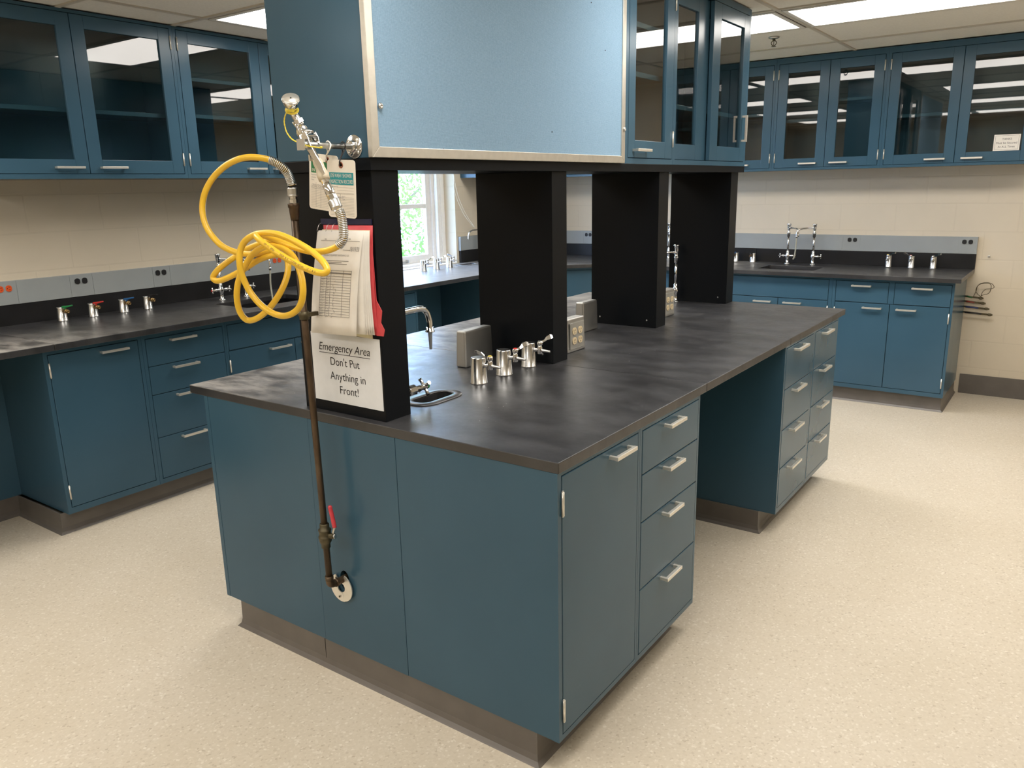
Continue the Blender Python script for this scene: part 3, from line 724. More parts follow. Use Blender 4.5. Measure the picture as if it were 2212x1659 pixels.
for y, z in ((1.20, 2.275), (.31, 1.725), (.92, 1.80), (1.31, 2.12), (.60, 2.30)): m.cyl((-.6062, y, z), (-.6045, y, z), .0028, .0018, n=8)
o = m.build('pin_holes', 'black', bb, L)
gz = dict()
wall_cabinet('blue single glass-door cupboard of the island beside the pin board', (XB1, 1.5065, 0), P90, .484, .391, 1.6966, ZU1,
    [(.031, .470, 1.722, 2.482, .092, .394, 1.795, 2.412, {'hinge': 'b', 'hz': (1.81, 2.40), 'h': (.070, .205, 1.753)})], [(2.277, .02, .464), (2.075, .02, .464)], group=None)
wall_cabinet('blue island cupboard with two sliding glass doors at the far end', (XB1, 1.9915, 0), P90, .9738, .391, 1.6966, ZU1,
    [(.026, .448, 1.722, 2.482, .075, .318, 1.795, 2.412, {'slide': .026}), (.446, .946, 1.722, 2.482, .545, .876, 1.795, 2.412, {'slide': .0, 'vh': (.905, 1.827, 1.967)})], [(1.967, .02, .954)], group=None)
# ================================================================== ISLAND OUTLET BOXES
def outlet_box(label, x0, x1, y0, y1, face):
    z0, z1 = .9302, 1.073; th = thing('outlet_box', label, 'outlet box', ((x0+x1)/2, (y0+y1)/2, z0), 0, 'metal outlet boxes on the island')
    b = M(); i = .004
    lo = [(x0, y0, z0), (x1, y0, z0), (x1, y1, z0), (x0, y1, z0)]; hi = [(x0+i, y0+i, z1), (x1-i, y0+i, z1), (x1-i, y1-i, z1), (x0+i, y1-i, z1)]
    b.rings([lo, hi], smooth=False); b.build('housing', 'cast', th, th.location, bev=.006, seg=3)
    fx = x1-.0012 if face > 0 else x0+.0012; cy = (y0+y1)/2
    T = frame((fx, cy, .999), (0, face, 0), (0, 0, 1))
    p = M(); p.T = T; p.prism(rrect(0, 0, .112, .112, .004, 3), 0, .004); p.build('cover_plate', 'plate', th, th.location, bev=.0012)
    for dx in (-.0235, .0235):
        c = M()
        for dz in (-.0205, .0205): receptacle(c, frame(T @ Vector((dx, dz, .003)), (0, face, 0), (0, 0, 1)))
        c.build('outlet', ['ivory', 'black'], th, th.location)
outlet_box('metal outlet box standing blank side out next to the turret gas valves', -.934, -.884, .722, .902, -1)
outlet_box('metal outlet box with four ivory sockets beside the second black post', -.734, -.682, 1.145, 1.292, 1)
outlet_box('metal outlet box standing blank side out beside the third black post', -.923, -.873, 1.600, 1.740, -1)
outlet_box('metal outlet box with four ivory sockets beside the tall chrome tap', -.778, -.728, 2.170, 2.310, 1)
# ================================================================== GAS VALVES
def serrated(mm, o, d, L, r0, r1, n=7):
    prof = [(r0*.9, 0)]
    for k in range(n):
        a = k/n; b = (k+.85)/n; ra = r0+(r1-r0)*a
        prof += [(ra*.82, L*a), (ra, L*b)]
    prof.append((r1*.7, L)); mm.lathe(prof, o, d, 14)
def paddle(mm, o, ang, L=.055, rise=.020):
    d = Vector((math.cos(ang), math.sin(ang), 0)); s = Vector((-d.y*.62, d.x*.62, .78)); nz = d.cross(s); o = Vector(o); z = Vector((0, 0, 1))
    st = [(0, .0055, 0), (.35, .004, rise*.35), (.55, .0075, rise*.75), (.85, .0095, rise), (1, .006, rise)]
    rg = [[o+d*L*t+s*w+z*h-nz*.0016, o+d*L*t-s*w+z*h-nz*.0016, o+d*L*t-s*w+z*h+nz*.0016, o+d*L*t+s*w+z*h+nz*.0016] for t, w, h in st]
    mm.rings(rg, smooth=False)
def turret(label, x, y, z, rotz, lever, button, h=.095, r=.030, group='chrome turret gas valves', name='gas_valve', gooseneck=False):
    th = thing(name, label, 'gas valve', (x, y, z), rotz, group)
    b = M(); b.lathe([(r*1.06, 0), (r*1.06, .003), (r, .0045), (r*.9, h-.004), (r*.86, h-.001), (r*.8, h)], (0, 0, .0002), (0, 0, 1), 28); b.build('turret', 'satin', th)
    v = M(); zz = h*.72
    v.lathe([(.009, 0), (.009, .006), (.0065, .008), (.0065, .018)], (r*.9, 0, zz), (1, 0, 0), 14); xv = r*.9+.026
    v.lathe([(.008, -.014), (.0095, -.012), (.0095, .012), (.0075, .016), (.006, .022)], (xv, 0, zz), (0, 0, 1), 14)
    v.build('valve_body', 'chrome', th)
    n = M(); serrated(n, (xv+.008, 0, zz), (1, 0, -.04), .038, .0068, .0042); n.build('hose_nozzle', 'steel', th)
    l = M(); l.lathe([(.0095, .020), (.0105, .022), (.0105, .032), (.009, .034)], (xv, 0, zz), (0, 0, 1), 16); paddle(l, (xv, 0, zz+.028), lever); o = l.build('lever', 'chrome', th)
    k = M(); k.lathe([(.0078, .0338), (.0078, .0358), (.006, .037)], (xv, 0, zz), (0, 0, 1), 14); ob = k.build('index_button', button, o)
turret('chrome turret gas valve with a yellow button, nearest the cup sink', -.695, .560, .93, 0, R(200), 'yellowplastic')
turret('chrome turret gas valve with a red button, middle of the island row', -.695, .714, .93, 0, R(62), 'redplastic')
turret('chrome turret gas valve with a plain button beside the second black post', -.695, .878, .93, 0, R(62), 'steel')
for x, a, bt, lb in ((-.205, 90, 'yellowplastic', 'chrome lever gas valve closest to the tap pair on the back wall worktop'), (-.045, -80, 'redplastic', 'chrome lever gas valve between two others on the back wall worktop'), (.105, 90, 'steel', 'chrome lever gas valve nearest the open end of the back wall worktop')):
    turret(lb, x, 5.10, HW, -P90, R(a), bt, h=.088, r=.024, group='chrome gas valves on the back worktop')
for y, a, lb in ((3.317, 60, 'chrome gas valve nearest the camera on the window worktop'), (3.482, 60, 'chrome gas valve between two others on the window worktop'), (3.650, 215, 'chrome gas valve nearest the cup sink on the window worktop')):
    turret(lb, -3.41, y, HW, 0, R(a), 'steel', h=.090, r=.028, group='chrome gas valves on the window worktop')
def ball_turret(label, x, y, rotz, mat, metal='brass', group='gas valves with coloured handles', ang=25):
    th = thing('gas_valve', label, 'gas valve', (x, y, HW), rotz, group)
    b = M(); b.lathe([(.0285, 0), (.0285, .002), (.0265, .004), (.0250, .070), (.024, .074), (.022, .0755)], (0, 0, .0002), (0, 0, 1), 28); b.build('turret', 'satin', th)
    v = M(); v.lathe([(.0085, 0), (.0085, .010), (.012, .012), (.012, .038), (.009, .040)], (.022, 0, .058), (1, 0, -.05), 8, smooth=False); v.lathe([(.0085, .040), (.0095, .042), (.0095, .054), (.005, .056), (.005, .050)], (.022, 0, .058), (1, 0, -.05), 14); v.build('valve_body', metal, th)
    h = M(); h.cyl((.045, 0, .066), (.045, 0, .076), .006, n=10); d = R(ang)
    T = frame((.045, 0, .079), (math.cos(d), math.sin(d), 0), (-math.sin(d), math.cos(d), 0)); h.T = T
    h.rings([[(-.016, -.006, -.005), (-.016, .006, -.005), (-.016, .006, .004), (-.016, -.006, .004)], [(.008, -.010, -.004), (.008, .010, -.004), (.008, .010, .006), (.008, -.010, .006)], [(.044, -.009, .004), (.044, .009, .004), (.044, .009, .011), (.044, -.009, .011)]], smooth=False)
    h.build('handle', mat, th, bev=.0015)
for y, mt, nm in ((.458, 'greenplastic', 'green'), (.628, 'redplastic', 'red'), (.806, 'blueplastic', 'blue'), (.956, 'blackplastic', 'black')):
    ball_turret('chrome gas valve with a %s handle on the sink wall worktop' % nm, -3.505, y, 0, mt)
ball_turret('chrome gas valve with a dark handle beside the back wall sink', -1.268, 5.10, -P90, 'blackplastic', 'copper', 'small gas valves by the back sink', -30)
ball_turret('chrome gas valve half hidden by the far island post', -1.417, 5.10, -P90, 'blueplastic', 'copper', 'small gas valves by the back sink', -30)
# ================================================================== TAPS
def cross_handle(mm, o, d, s=.019):
    o = Vector(o); d = Vector(d).normalized(); a = d.orthogonal().normalized(); b = d.cross(a)
    mm.lathe([(.006, 0), (.006, .012), (.008, .013), (.008, .020), (.005, .022)], o, d, 12)
    for v in (a, b, -a, -b):
        q = (a*.6+b*.8) if v == a else (b*.6-a*.8) if v == b else -(a*.6+b*.8) if v == -a else -(b*.6-a*.8)
        mm.tube([o+d*.016, o+d*.017+q*s*.5, o+d*.018+q*s], lambda t: .0035+.002*t, 8)
def lab_tap(label, x, y, z, riser, spout_pts, stems, tube_pts=None, vac=True, scale=1.0, red=False):
    th = thing('tap', label, 'tap', (x, y, z), 0, 'tall chrome laboratory taps'); L = th.location
    b = M(); b.lathe([(.024, 0), (.024, .004), (.019, .007), (.0125, .012), (.0115, .042), (.017, .055), (.020, .066), (.016, .078), (.011, .088), (.011, .105), (.009, .107)], (x, y, z), (0, 0, 1), 20)
    b.cyl((x, y, z+.10), (x, y, z+riser-.10), .0078, n=14)
    top = z+riser
    b.lathe([(.0125, -.105), (.0125, -.080), (.0145, -.078), (.0145, -.070), (.010, -.068), (.010, -.052), (.0115, -.048), (.0145, -.030), (.0145, -.010), (.0185, -.008), (.0185, -.001), (.015, 0)], (x, y, top), (0, 0, 1), 18)
    b.build('riser', 'chrome', th, L)
    s = M(); P = spline(spout_pts, 8); s.tube(P, .0068, 12)
    e = P[-1]; s.lathe([(.0068, 0), (.0085, .003), (.0085, .018), (.006, .020)], e, (0, 0, -1), 12)
    if vac: s.lathe([(.0095, .0), (.0095, .012), (.007, .014)], P[0], Vector(P[2])-Vector(P[0]), 12)
    s.build('spout', 'chrome', th, L)
    for d in stems:
        d = Vector(d); h = M(); o = Vector((x, y, z+.066))
        h.lathe([(.013, .0), (.013, .012), (.008, .018), (.008, .030), (.010, .032), (.010, .044), (.005, .046)], o, d, 14); cross_handle(h, o+d.normalized()*.044, d); ob = h.build('valve_handle', 'chrome', th, L)
        if red and d.y < 0: k = M(); k.lathe([(.006, .066), (.006, .069)], o, d, 12); k.build('index_button', 'redplastic', ob, L)
    if tube_pts:
        t = M(); t.tube(spline(tube_pts, 8), .0055, 10); t.build('drip_tube', 'vinyl', th, L)
lab_tap('tall chrome mixing tap with two cross handles behind the yellow hose', -3.42, 1.406, HW, .292, [(-3.42, 1.406, 1.208), (-3.37, 1.45, 1.206), (-3.32, 1.515, 1.203), (-3.30, 1.53, 1.19), (-3.295, 1.535, 1.15)], [(0, -1, 0), (0, 1, 0)], red=True)
lab_tap('tall chrome single tap with a vinyl drip tube behind the yellow hose', -3.42, 1.590, HW, .292, [(-3.42, 1.59, 1.208), (-3.36, 1.62, 1.205), (-3.29, 1.655, 1.20), (-3.262, 1.67, 1.185), (-3.258, 1.672, 1.14)], [(0, 1, 0)], [(-3.258, 1.672, 1.12), (-3.262, 1.668, 1.03), (-3.245, 1.66, .93), (-3.235, 1.65, .83)])
lab_tap('tall chrome mixing tap with two cross handles at the back wall sink', -.965, 5.050, HW, .325, [(-.965, 5.05, 1.240), (-.92, 5.02, 1.240), (-.885, 4.99, 1.236), (-.870, 4.978, 1.222), (-.868, 4.976, 1.195)], [(-1, 0, 0), (1, 0, 0)])
lab_tap('tall chrome single tap with a short drip tube at the back wall sink', -.762, 5.050, HW, .325, [(-.762, 5.05, 1.240), (-.81, 5.02, 1.240), (-.850, 4.985, 1.236), (-.872, 4.965, 1.220), (-.876, 4.962, 1.185)], [(1, 0, 0)], [(-.876, 4.962, 1.165), (-.878, 4.962, 1.08), (-.885, 4.965, 1.02), (-.895, 4.968, .995)])
lab_tap('tall chrome tap standing against the farthest black post on the island', -.922, 2.752, .93, .335, [(-.922, 2.752, 1.217), (-.945, 2.71, 1.222), (-.962, 2.675, 1.219), (-.968, 2.662, 1.205), (-.968, 2.660, 1.135)], [(-.55, -.8, 0)])
lab_tap('chrome gooseneck tap by the cup sink of the window worktop', -3.50, 4.20, HW, .330, [(-3.50, 4.20, 1.235), (-3.47, 4.12, 1.243), (-3.455, 4.03, 1.240), (-3.452, 3.99, 1.222), (-3.452, 3.978, 1.185)], [(0, 1, 0)])
lab_tap('chrome tap glimpsed between the two far island posts on the back worktop', -2.02, 5.05, HW, .32, [(-2.02, 5.05, 1.235), (-1.99, 4.99, 1.245), (-1.97, 4.95, 1.235), (-1.965, 4.94, 1.19)], [(1, 0, 0)])
# gooseneck and cross valve on the back of the first post
g = thing('tap', 'chrome gooseneck water tap on the sign post above the small cup sink', 'tap', (-.70, .1314, 1.235)); L = g.location
s = M(); P = spline([(-.70, .132, 1.236), (-.70, .20, 1.236), (-.70, .272, 1.236), (-.70, .300, 1.224), (-.70, .314, 1.195), (-.70, .316, 1.165)], 8); s.tube(P, .0098, 14)
s.lathe([(.024, 0), (.024, .004), (.013, .006), (.0115, .014)], (-.70, .1311, 1.236), (0, 1, 0), 18)
s.build('spout', 'chrome', g, L)
s = M(); s.lathe([(.0125, 0), (.0125, .010), (.0155, .012), (.0155, .016), (.008, .018)], (-.70, .316, 1.170), (0, 0, -1), 16); s.build('collar', 'chrome', g, L)
s = M(); serrated(s, (-.70, .316, 1.152), (0, 0, -1), .056, .0078, .0048, 9); s.build('hose_nozzle', 'steel', g, L)
g = thing('tap_valve', 'chrome cross-handle valve with a green button on the sign post', 'valve', (-.70, .1314, .978)); L = g.location
s = M(); s.lathe([(.018, 0), (.018, .004), (.011, .006), (.011, .068)], (-.70, .1316, .978), (0, 1, 0), 16); s.lathe([(.016, .066), (.018, .068), (.018, .094), (.014, .098), (.009, .100), (.009, .124)], (-.70, .1316, .978), (0, 1, 0), 8, smooth=False); s.build('valve_body', 'chrome', g, L)
s = M(); o = Vector((-.70, .258, .978)); s.lathe([(.008, -.002), (.008, .012), (.011, .013), (.011, .024), (.009, .026)], o, (0, 1, 0), 14)
for a in (35, 125, 215, 305):
    q = Vector((math.cos(R(a)), 0, math.sin(R(a)))); s.tube([o+Vector((0, .016, 0)), o+Vector((0, .017, 0))+q*.016, o+Vector((0, .015, 0))+q*.030], lambda t: .0045+.0022*t, 8)
hd = s.build('cross_handle', 'chrome', g, L)
s = M(); s.lathe([(.0095, .0255), (.0095, .034), (.007, .037)], o, (0, 1, 0), 14); s.build('index_button', 'greenplastic', hd, L)
# ================================================================== DRENCH HOSE STATION
PX, PY = -.842, -.070
pp = thing('supply_pipe', 'tarnished copper supply pipe with a red-handled valve on the end of the island', 'pipe', (PX, PY, .38)); L = pp.location
top = Vector((-.858, PY, 1.575)); bot = Vector((-.838, PY, .392))
m = M(); m.tube([bot, bot*.5+top*.5, top], .0105, 16)
m.build('riser_pipe', 'copper', pp, L)
m = M(); m.tube(spline([(-.836, .03, .371), (-.836, -.035, .371), (-.837, -.060, .373), (-.838, PY, .382), (-.838, PY, .402)], 6), .0118, 16)
m.lathe([(.0135, 0), (.0135, .014)], (-.838, PY, .392), (0, 0, 1), 16); m.lathe([(.0135, 0), (.0135, .012)], (-.836, -.05, .371), (0, 1, 0), 16); m.build('elbow', 'copper', pp, L)
vz = .505
m = M(); m.lathe([(.0145, 0), (.0145, .014), (.018, .018), (.0205, .026), (.0205, .034), (.0215, .035), (.0215, .038), (.019, .040), (.019, .056), (.0205, .058), (.0205, .062), (.015, .064), (.015, .080), (.0135, .082)], (-.841, PY, vz), (0, 0, 1), 20)
m.cyl((-.838, PY, vz+.042), (-.805, PY+.006, vz+.045), .009, n=12); m.build('ball_valve', 'bronze', pp, L)
m = M(); m.cyl((-.806, PY+.006, vz+.045), (-.800, PY+.007, vz+.045), .008, n=6, smooth=False); m.tube([(-.808, PY+.006, vz+.045), (-.806, PY+.004, vz+.060), (-.792, PY, vz+.082)], .0042, 8)
lv = m.build('lever', 'steel', pp, L)
m = M(); m.tube(spline([(-.793, PY, vz+.080), (-.798, PY, vz+.105), (-.806, PY, vz+.140), (-.808, PY, vz+.150)], 4), lambda t: .0068 if t < .9 else .0045, 12); m.build('grip', 'redgrip', lv, L)
m = M(); zc = 1.252; m.lathe([(.0145, -.012), (.0145, .012)], (-.852, PY, zc), (0, 0, 1), 14); m.box(-.858, -.846, PY+.008, .0222, zc-.006, zc+.006); m.cyl((-.876, PY, zc), (-.840, PY, zc), .005, n=8); m.build('pipe_clamp', 'bronze', pp, L)
m = M(); m.lathe([(.0115, 0), (.0135, .016), (.0145, .030), (.0145, .034), (.0168, .036), (.0168, .046), (.014, .048)], (-.857, PY, 1.530), (0, 0, 1), 16); m.build('pipe_union', 'copper', pp, L)
es = thing('escutcheon', 'round split chrome escutcheon plate hanging where the copper pipe enters the island', 'pipe collar', (-.842, -.004, .340)); L = es.location
m = M(); m.T = frame((-.842, -.0165, .340), (1, 0, 0), (0, 0, 1))
def annular(ro, ri, a0, a1, n=20):
    a = [R(a0+(a1-a0)*k/n) for k in range(n+1)]
    return [(ro*math.cos(q), ro*math.sin(q)) for q in a] + [(ri*math.cos(q), ri*math.sin(q)) for q in reversed(a)]
def annprism(ro, ri, a0, a1, z0, z1, n=20):
    for k in range(n):
        b0 = a0+(a1-a0)*k/n; b1 = a0+(a1-a0)*(k+1)/n
        m.prism(annular(ro, ri, b0, b1, 1), z0, z1)
annprism(.049, .016, -78, 70, 0, .0035); m.build('plate_half', 'nickel', es, L)
m = M(); m.T = frame((-.846, -.0148, .337), (1, 0, 0), (0, 0, 1)); annprism(.049, .016, 118, 285, 0, .0035); m.build('plate_half', 'nickel', es, L)
m = M(); m.T = frame((-.842, -.0203, .340), (1, 0, 0), (0, 0, 1))
for x, y in ((-.022, .030), (-.012, -.036), (.004, .032)): m.cyl((x, y, 0), (x, y, .0012), .0035, n=10)
m.build('rivets', 'bronze', es, L)
# hose
CAMP = Vector((1.0146, -1.6113, 1.6096))
def ray_to_y(u, v, y):
    d = _f + _r2*((u-1106)/FPX) - _u2*((v-829.5)/FPX); t = (y-CAMP.y)/d.y
    return CAMP + d*t
HO = [(874, 330, -.072), (862, 290, -.076), (838, 235, -.085), (800, 185, -.10), (740, 138, -.115), (665, 103, -.13), (575, 85, -.15), (480, 82, -.165), (380, 105, -.18), (270, 165, -.19), (170, 262, -.20), (102, 380, -.21), (73, 500, -.215), (80, 620, -.22), (115, 720, -.22), (170, 800, -.215), (240, 870, -.21), (330, 918, -.195), (430, 943, -.185), (540, 948, -.18), (640, 928, -.17), (720, 895, -.155), (785, 862, -.14), (795, 832, -.125), (740, 815, -.125), (660, 832, -.13), (560, 866, -.14), (460, 910, -.15), (370, 970, -.165), (290, 1025, -.185), (210, 1092, -.20), (167, 1158, -.205), (205, 1190, -.205), (290, 1165, -.195), (390, 1115, -.185), (470, 1068, -.18), (560, 1010, -.175), (650, 972, -.17), (740, 955, -.15), (812, 972, -.135), (840, 1045, -.14), (828, 1150, -.15), (785, 1262, -.165), (720, 1372, -.18), (640, 1465, -.19), (560, 1525, -.20), (480, 1543, -.205), (420, 1490, -.215), (388, 1400, -.22), (380, 1300, -.22), (393, 1200, -.215), (427, 1105, -.21), (472, 1020, -.205), (530, 945, -.20), (600, 895, -.20), (690, 870, -.20), (760, 882, -.195), (830, 920, -.195), (890, 980, -.20), (938, 1080, -.205), (968, 1200, -.21), (970, 1330, -.215), (935, 1430, -.22), (865, 1488, -.225), (780, 1502, -.225), (680, 1468, -.23), (580, 1390, -.235), (500, 1290, -.24), (448, 1190, -.245), (415, 1100, -.25), (403, 1000, -.25), (413, 910, -.245), (457, 830, -.24), (540, 776, -.235), (640, 760, -.23), (740, 770, -.225), (850, 810, -.22), (960, 868, -.22), (1060, 932, -.225), (1145, 1010, -.23), (1188, 1080, -.235), (1170, 1117, -.24), (1100, 1113, -.245), (1000, 1077, -.25), (880, 1018, -.255), (760, 948, -.258), (660, 880, -.258), (590, 826, -.255), (553, 788, -.245), (572, 772, -.225), (640, 788, -.205), (740, 825, -.195), (850, 872, -.185), (940, 903, -.18), (1030, 925, -.175), (1130, 927, -.165), (1220, 908, -.16), (1290, 872, -.155), (1328, 820, -.15), (1336, 770, -.148), (1332, 700, -.146), (1318, 620, -.144), (1295, 555, -.142)]
hp = [ray_to_y(420+x/4.1472, 320+y/4.1475, d) for x, y, d in HO]
hc = spline(hp, 6)
dh = thing('drench_hose', 'coiled yellow hose with a chrome spray head hooked on a rod at the island end', 'hose', (-.75, -.19, 1.35)); L = dh.location
m = M(); m.tube(hc, .0088, 14); hose = m.build('hose', 'hose', dh, L)
def spring(path, r, wire, pitch, name):
    ln = 0; out = []; prev = None; ph = 0
    dense = []
    for i in range(len(path)-1):
        for k in range(24): dense.append(path[i].lerp(path[i+1], k/24))
    dense.append(path[-1])
    acc = 0; nxt = 0; step = pitch/12
    a = (dense[1]-dense[0]).normalized().orthogonal()
    for i in range(1, len(dense)):
        dlt = (dense[i]-dense[i-1]).length; acc += dlt
        while nxt <= acc:
            f = 1-(acc-nxt)/max(dlt, 1e-9); c = dense[i-1].lerp(dense[i], f)
            t = (dense[min(i+2, len(dense)-1)]-dense[max(i-3, 0)]).normalized(); a = (a-t*a.dot(t)).normalized(); b = t.cross(a); ang = 2*PI*nxt/pitch
            out.append(c+(a*math.cos(ang)+b*math.sin(ang))*r); nxt += step
    mm = M(); mm.tube(out, wire, 6); return mm.build(name, 'steel', dh, L)
spring(hc[0:31], .0112, .0018, .0043, 'spring_guard')
spring(hc[-31:], .0112, .0018, .0043, 'spring_guard')
def nut(o, d, prof, mat, name, n=18, smooth=True):
    mm = M(); mm.lathe(prof, o, d, n, smooth); return mm.build(name, mat, dh, L)
d0 = Vector((0, 0, 1)); s0 = Vector((-.857, PY, 1.576))
nut(s0, d0, [(.0105, 0), (.0125, .002), (.0125, .012), (.0105, .014), (.0105, .022)], 'chrome', 'hose_fitting', 8, False)
nut(s0+Vector((.001, 0, .020)), Vector((-.03, 0, 1)), [(.014, 0), (.0162, .003)] + [(.0162 if k % 2 else .0148, .004+.002*k) for k in range(10)] + [(.012, .026)], 'steel', 'crimp_ferrule')
# spray assembly, built on the plane y=-.14
def S(x, z, y=-.142): return Vector((x, y, z))
A1, A2 = S(-.604, 1.576), S(-.6235, 1.612)
dd = (A2-A1).normalized()
nut(A1-dd*.014, dd, [(.0125, 0), (.0162, .003)] + [(.0162 if k % 2 else .0148, .004+.002*k) for k in range(10)] + [(.012, .027)], 'steel', 'crimp_ferrule')
nut(A1+dd*.010, dd, [(.0115, 0), (.0125, .002), (.0125, .014), (.011, .016)], 'chrome', 'hose_fitting', 6, False)
sp = M(); sp.lathe([(.0105, 0), (.0125, .002), (.0125, .030), (.0105, .032), (.010, .044)], A1+dd*.024, dd, 20)
B0 = A1+dd*.060; B1 = S(-.684, 1.724)
sp.tube([B0, B0.lerp(B1, .5), B1], .0105, 16); sp.tube([B1, S(-.694, 1.738), S(-.703, 1.750)], .0115, 16)
sp.lathe([(.012, 0), (.0155, .002), (.0155, .012), (.012, .014)], S(-.699, 1.742), (S(-.712, 1.768)-S(-.699, 1.742)), 8, False)
sp.sphere(S(-.708, 1.764), .019, 18, 12, (1, .9, 1.1))
sp.tube([S(-.711, 1.775), S(-.716, 1.785), S(-.724, 1.797)], .0115, 16)
hn0 = Vector((.45, -.40, .65)).normalized(); hcn0 = ray_to_y(628.0, 212.5, -.172)
hd = (S(-.745, 1.842, -.152)-S(-.724, 1.797)).normalized()
sp.lathe([(.0125, -.008), (.0165, -.006), (.0165, .004), (.0125, .006)], S(-.7185, 1.789), hd, 8, False)
sp.tube(spline([S(-.719, 1.790), S(-.727, 1.806, -.148), hcn0-hn0*.030], 5), lambda t: .0115-.001*t, 16)
body = sp.build('spray_handle', 'chrome', dh, L)
hn = Vector((.45, -.40, .65)).normalized()
hcn = ray_to_y(628.0, 212.5, -.172)
m = M(); ax = hn
m.lathe([(.0115, -.006), (.0125, 0), (.017, .008), (.0215, .018), (.0235, .026), (.0238, .029), (.0225, .031)], hcn-ax*.031, ax, 26); head = m.build('spray_head', 'chrome', dh, L)
m = M(); m.lathe([(.0215, 0), (.0215, .0008), (.001, .0014)], hcn, ax, 24); m.mat = 1; m.cyl(hcn+ax*.0012, hcn+ax*.0024, .0022, n=8); m.build('spray_face', ['nickel', 'black'], head, L)
m = M()
lp = [S(-.726, 1.787, -.158), S(-.690, 1.757, -.162), S(-.668, 1.760, -.160), S(-.660, 1.745, -.158)]
m.tube([lp[0], lp[1]], .0025, 8); m.tube([lp[1], lp[2]], .0025, 8)
def blade(st):
    rg = []
    for (x, z, hw, y0, y1) in st:
        d = Vector((.53, 0, -.85)); q = Vector((.85, 0, .53))
        rg.append([S(x, z, y0)-q*hw, S(x, z, y1)-q*hw, S(x, z, y1)+q*hw, S(x, z, y0)+q*hw])
    m.rings(rg, smooth=False)
blade([(-.684, 1.757, .010, -.164, -.161), (-.676, 1.742, .012, -.164, -.161), (-.668, 1.724, .010, -.163, -.160), (-.652, 1.700, .008, -.160, -.157), (-.636, 1.676, .0095, -.158, -.155), (-.622, 1.652, .004, -.157, -.155)])
blade([(-.684, 1.757, .010, -.128, -.125), (-.676, 1.742, .012, -.128, -.125), (-.668, 1.724, .010, -.130, -.127)])
blade([(-.680, 1.748, .011, -.162, -.127), (-.679, 1.745, .011, -.162, -.127)])
m.cyl(S(-.690, 1.764, -.166), S(-.690, 1.764, -.124), .0065, n=12)
m.build('squeeze_lever', 'chrome', dh, L, bev=.001)
m = M(); tb0 = S(-.661, 1.690); tb1 = S(-.637, 1.638); q = (tb1-tb0)
m.lathe([(.0112, 0), (.0135, .12), (.0125, .4), (.0145, .62), (.0160, .75), (.0150, 1.0)], tb0, q, 16, True, unit=True); m.box(-.689, -.684, -.146, -.140, 1.688, 1.704); m.build('tape_wrap', 'tape', dh, L)
# printing along the front strand of the hose
def hose_print():
    txt = '.  3/8 I.D.  NYLON RECOIL AIR HOSE  .  MADE IN USA  .'
    seg = [ray_to_y(420+x/4.1472, 320+y/4.1475, d) for x, y, d in HO[81:88]]
    pts = spline(seg, 20); cum = [0]
    for i in range(1, len(pts)): cum.append(cum[-1]+(pts[i]-pts[i-1]).length)
    Lh = cum[-1]; n = len(txt); mats = []
    cu = bpy.data.curves.new('t', 'FONT'); ob = bpy.data.objects.new('t', cu); COL.objects.link(ob); mm = M()
    for i, ch in enumerate(txt):
        if ch == ' ': continue
        s = Lh*(.04+.90*(i+.5)/n); k = next(j for j in range(1, len(cum)) if cum[j] >= s)
        p = pts[k-1].lerp(pts[k], (s-cum[k-1])/(cum[k]-cum[k-1])); t = (pts[min(k+1, len(pts)-1)]-pts[k-1]).normalized()
        vw = (CAMP-p).normalized(); nrm = (vw-t*vw.dot(t)).normalized(); up = nrm.cross(t)
        cu.body = ch; bpy.context.view_layer.update(); dg = bpy.context.evaluated_depsgraph_get(); me = bpy.data.meshes.new_from_object(ob.evaluated_get(dg))
        if me.vertices:
            w = max(v.co.x for v in me.vertices)/2; sc = .0075; vs = []
            for v in me.vertices:
                a = (v.co.y-.35)*sc/.0088
                vs.append(p + t*((v.co.x-w)*sc) + (nrm*math.cos(a)+up*math.sin(a))*.00895)
            mm._add(vs, [tuple(f.vertices) for f in me.polygons], False)
        bpy.data.meshes.remove(me)
    bpy.data.objects.remove(ob); mm.build('lettering', 'ink', hose, L)
hose_print()
# hook rod
rd = thing('hook_rod', 'short steel rod with a round screwed flange on the cupboard end, holding the spray head', 'hook', (-.676, .0108, 1.728)); L = rd.location
m = M(); m.lathe([(.032, 0), (.032, .0035), (.030, .0045), (.0165, .005), (.0165, .007), (.0155, .016), (.0125, .019)], (-.676, .0106, 1.728), (0, -1, 0), 28); fl = m.build('flange', 'chrome', rd, L)
m = M(); m.cyl((-.676, .005, 1.728), (-.676, -.178, 1.728), .0082, n=18); m.box(-.690, -.662, -.181, -.177, 1.714, 1.742); m.box(-.6895, -.687, -.1768, -.160, 1.7145, 1.7415); m.build('rod', 'steel', rd, L)
for a in (45, 135, 225, 315):
    m = M(); m.lathe([(.0052, 0), (.0048, .002), (.002, .003)], (-.676+.0235*math.cos(R(a)), .0070, 1.728+.0235*math.sin(R(a))), (0, -1, 0), 12); m.build('screw', 'nickel', fl, L)
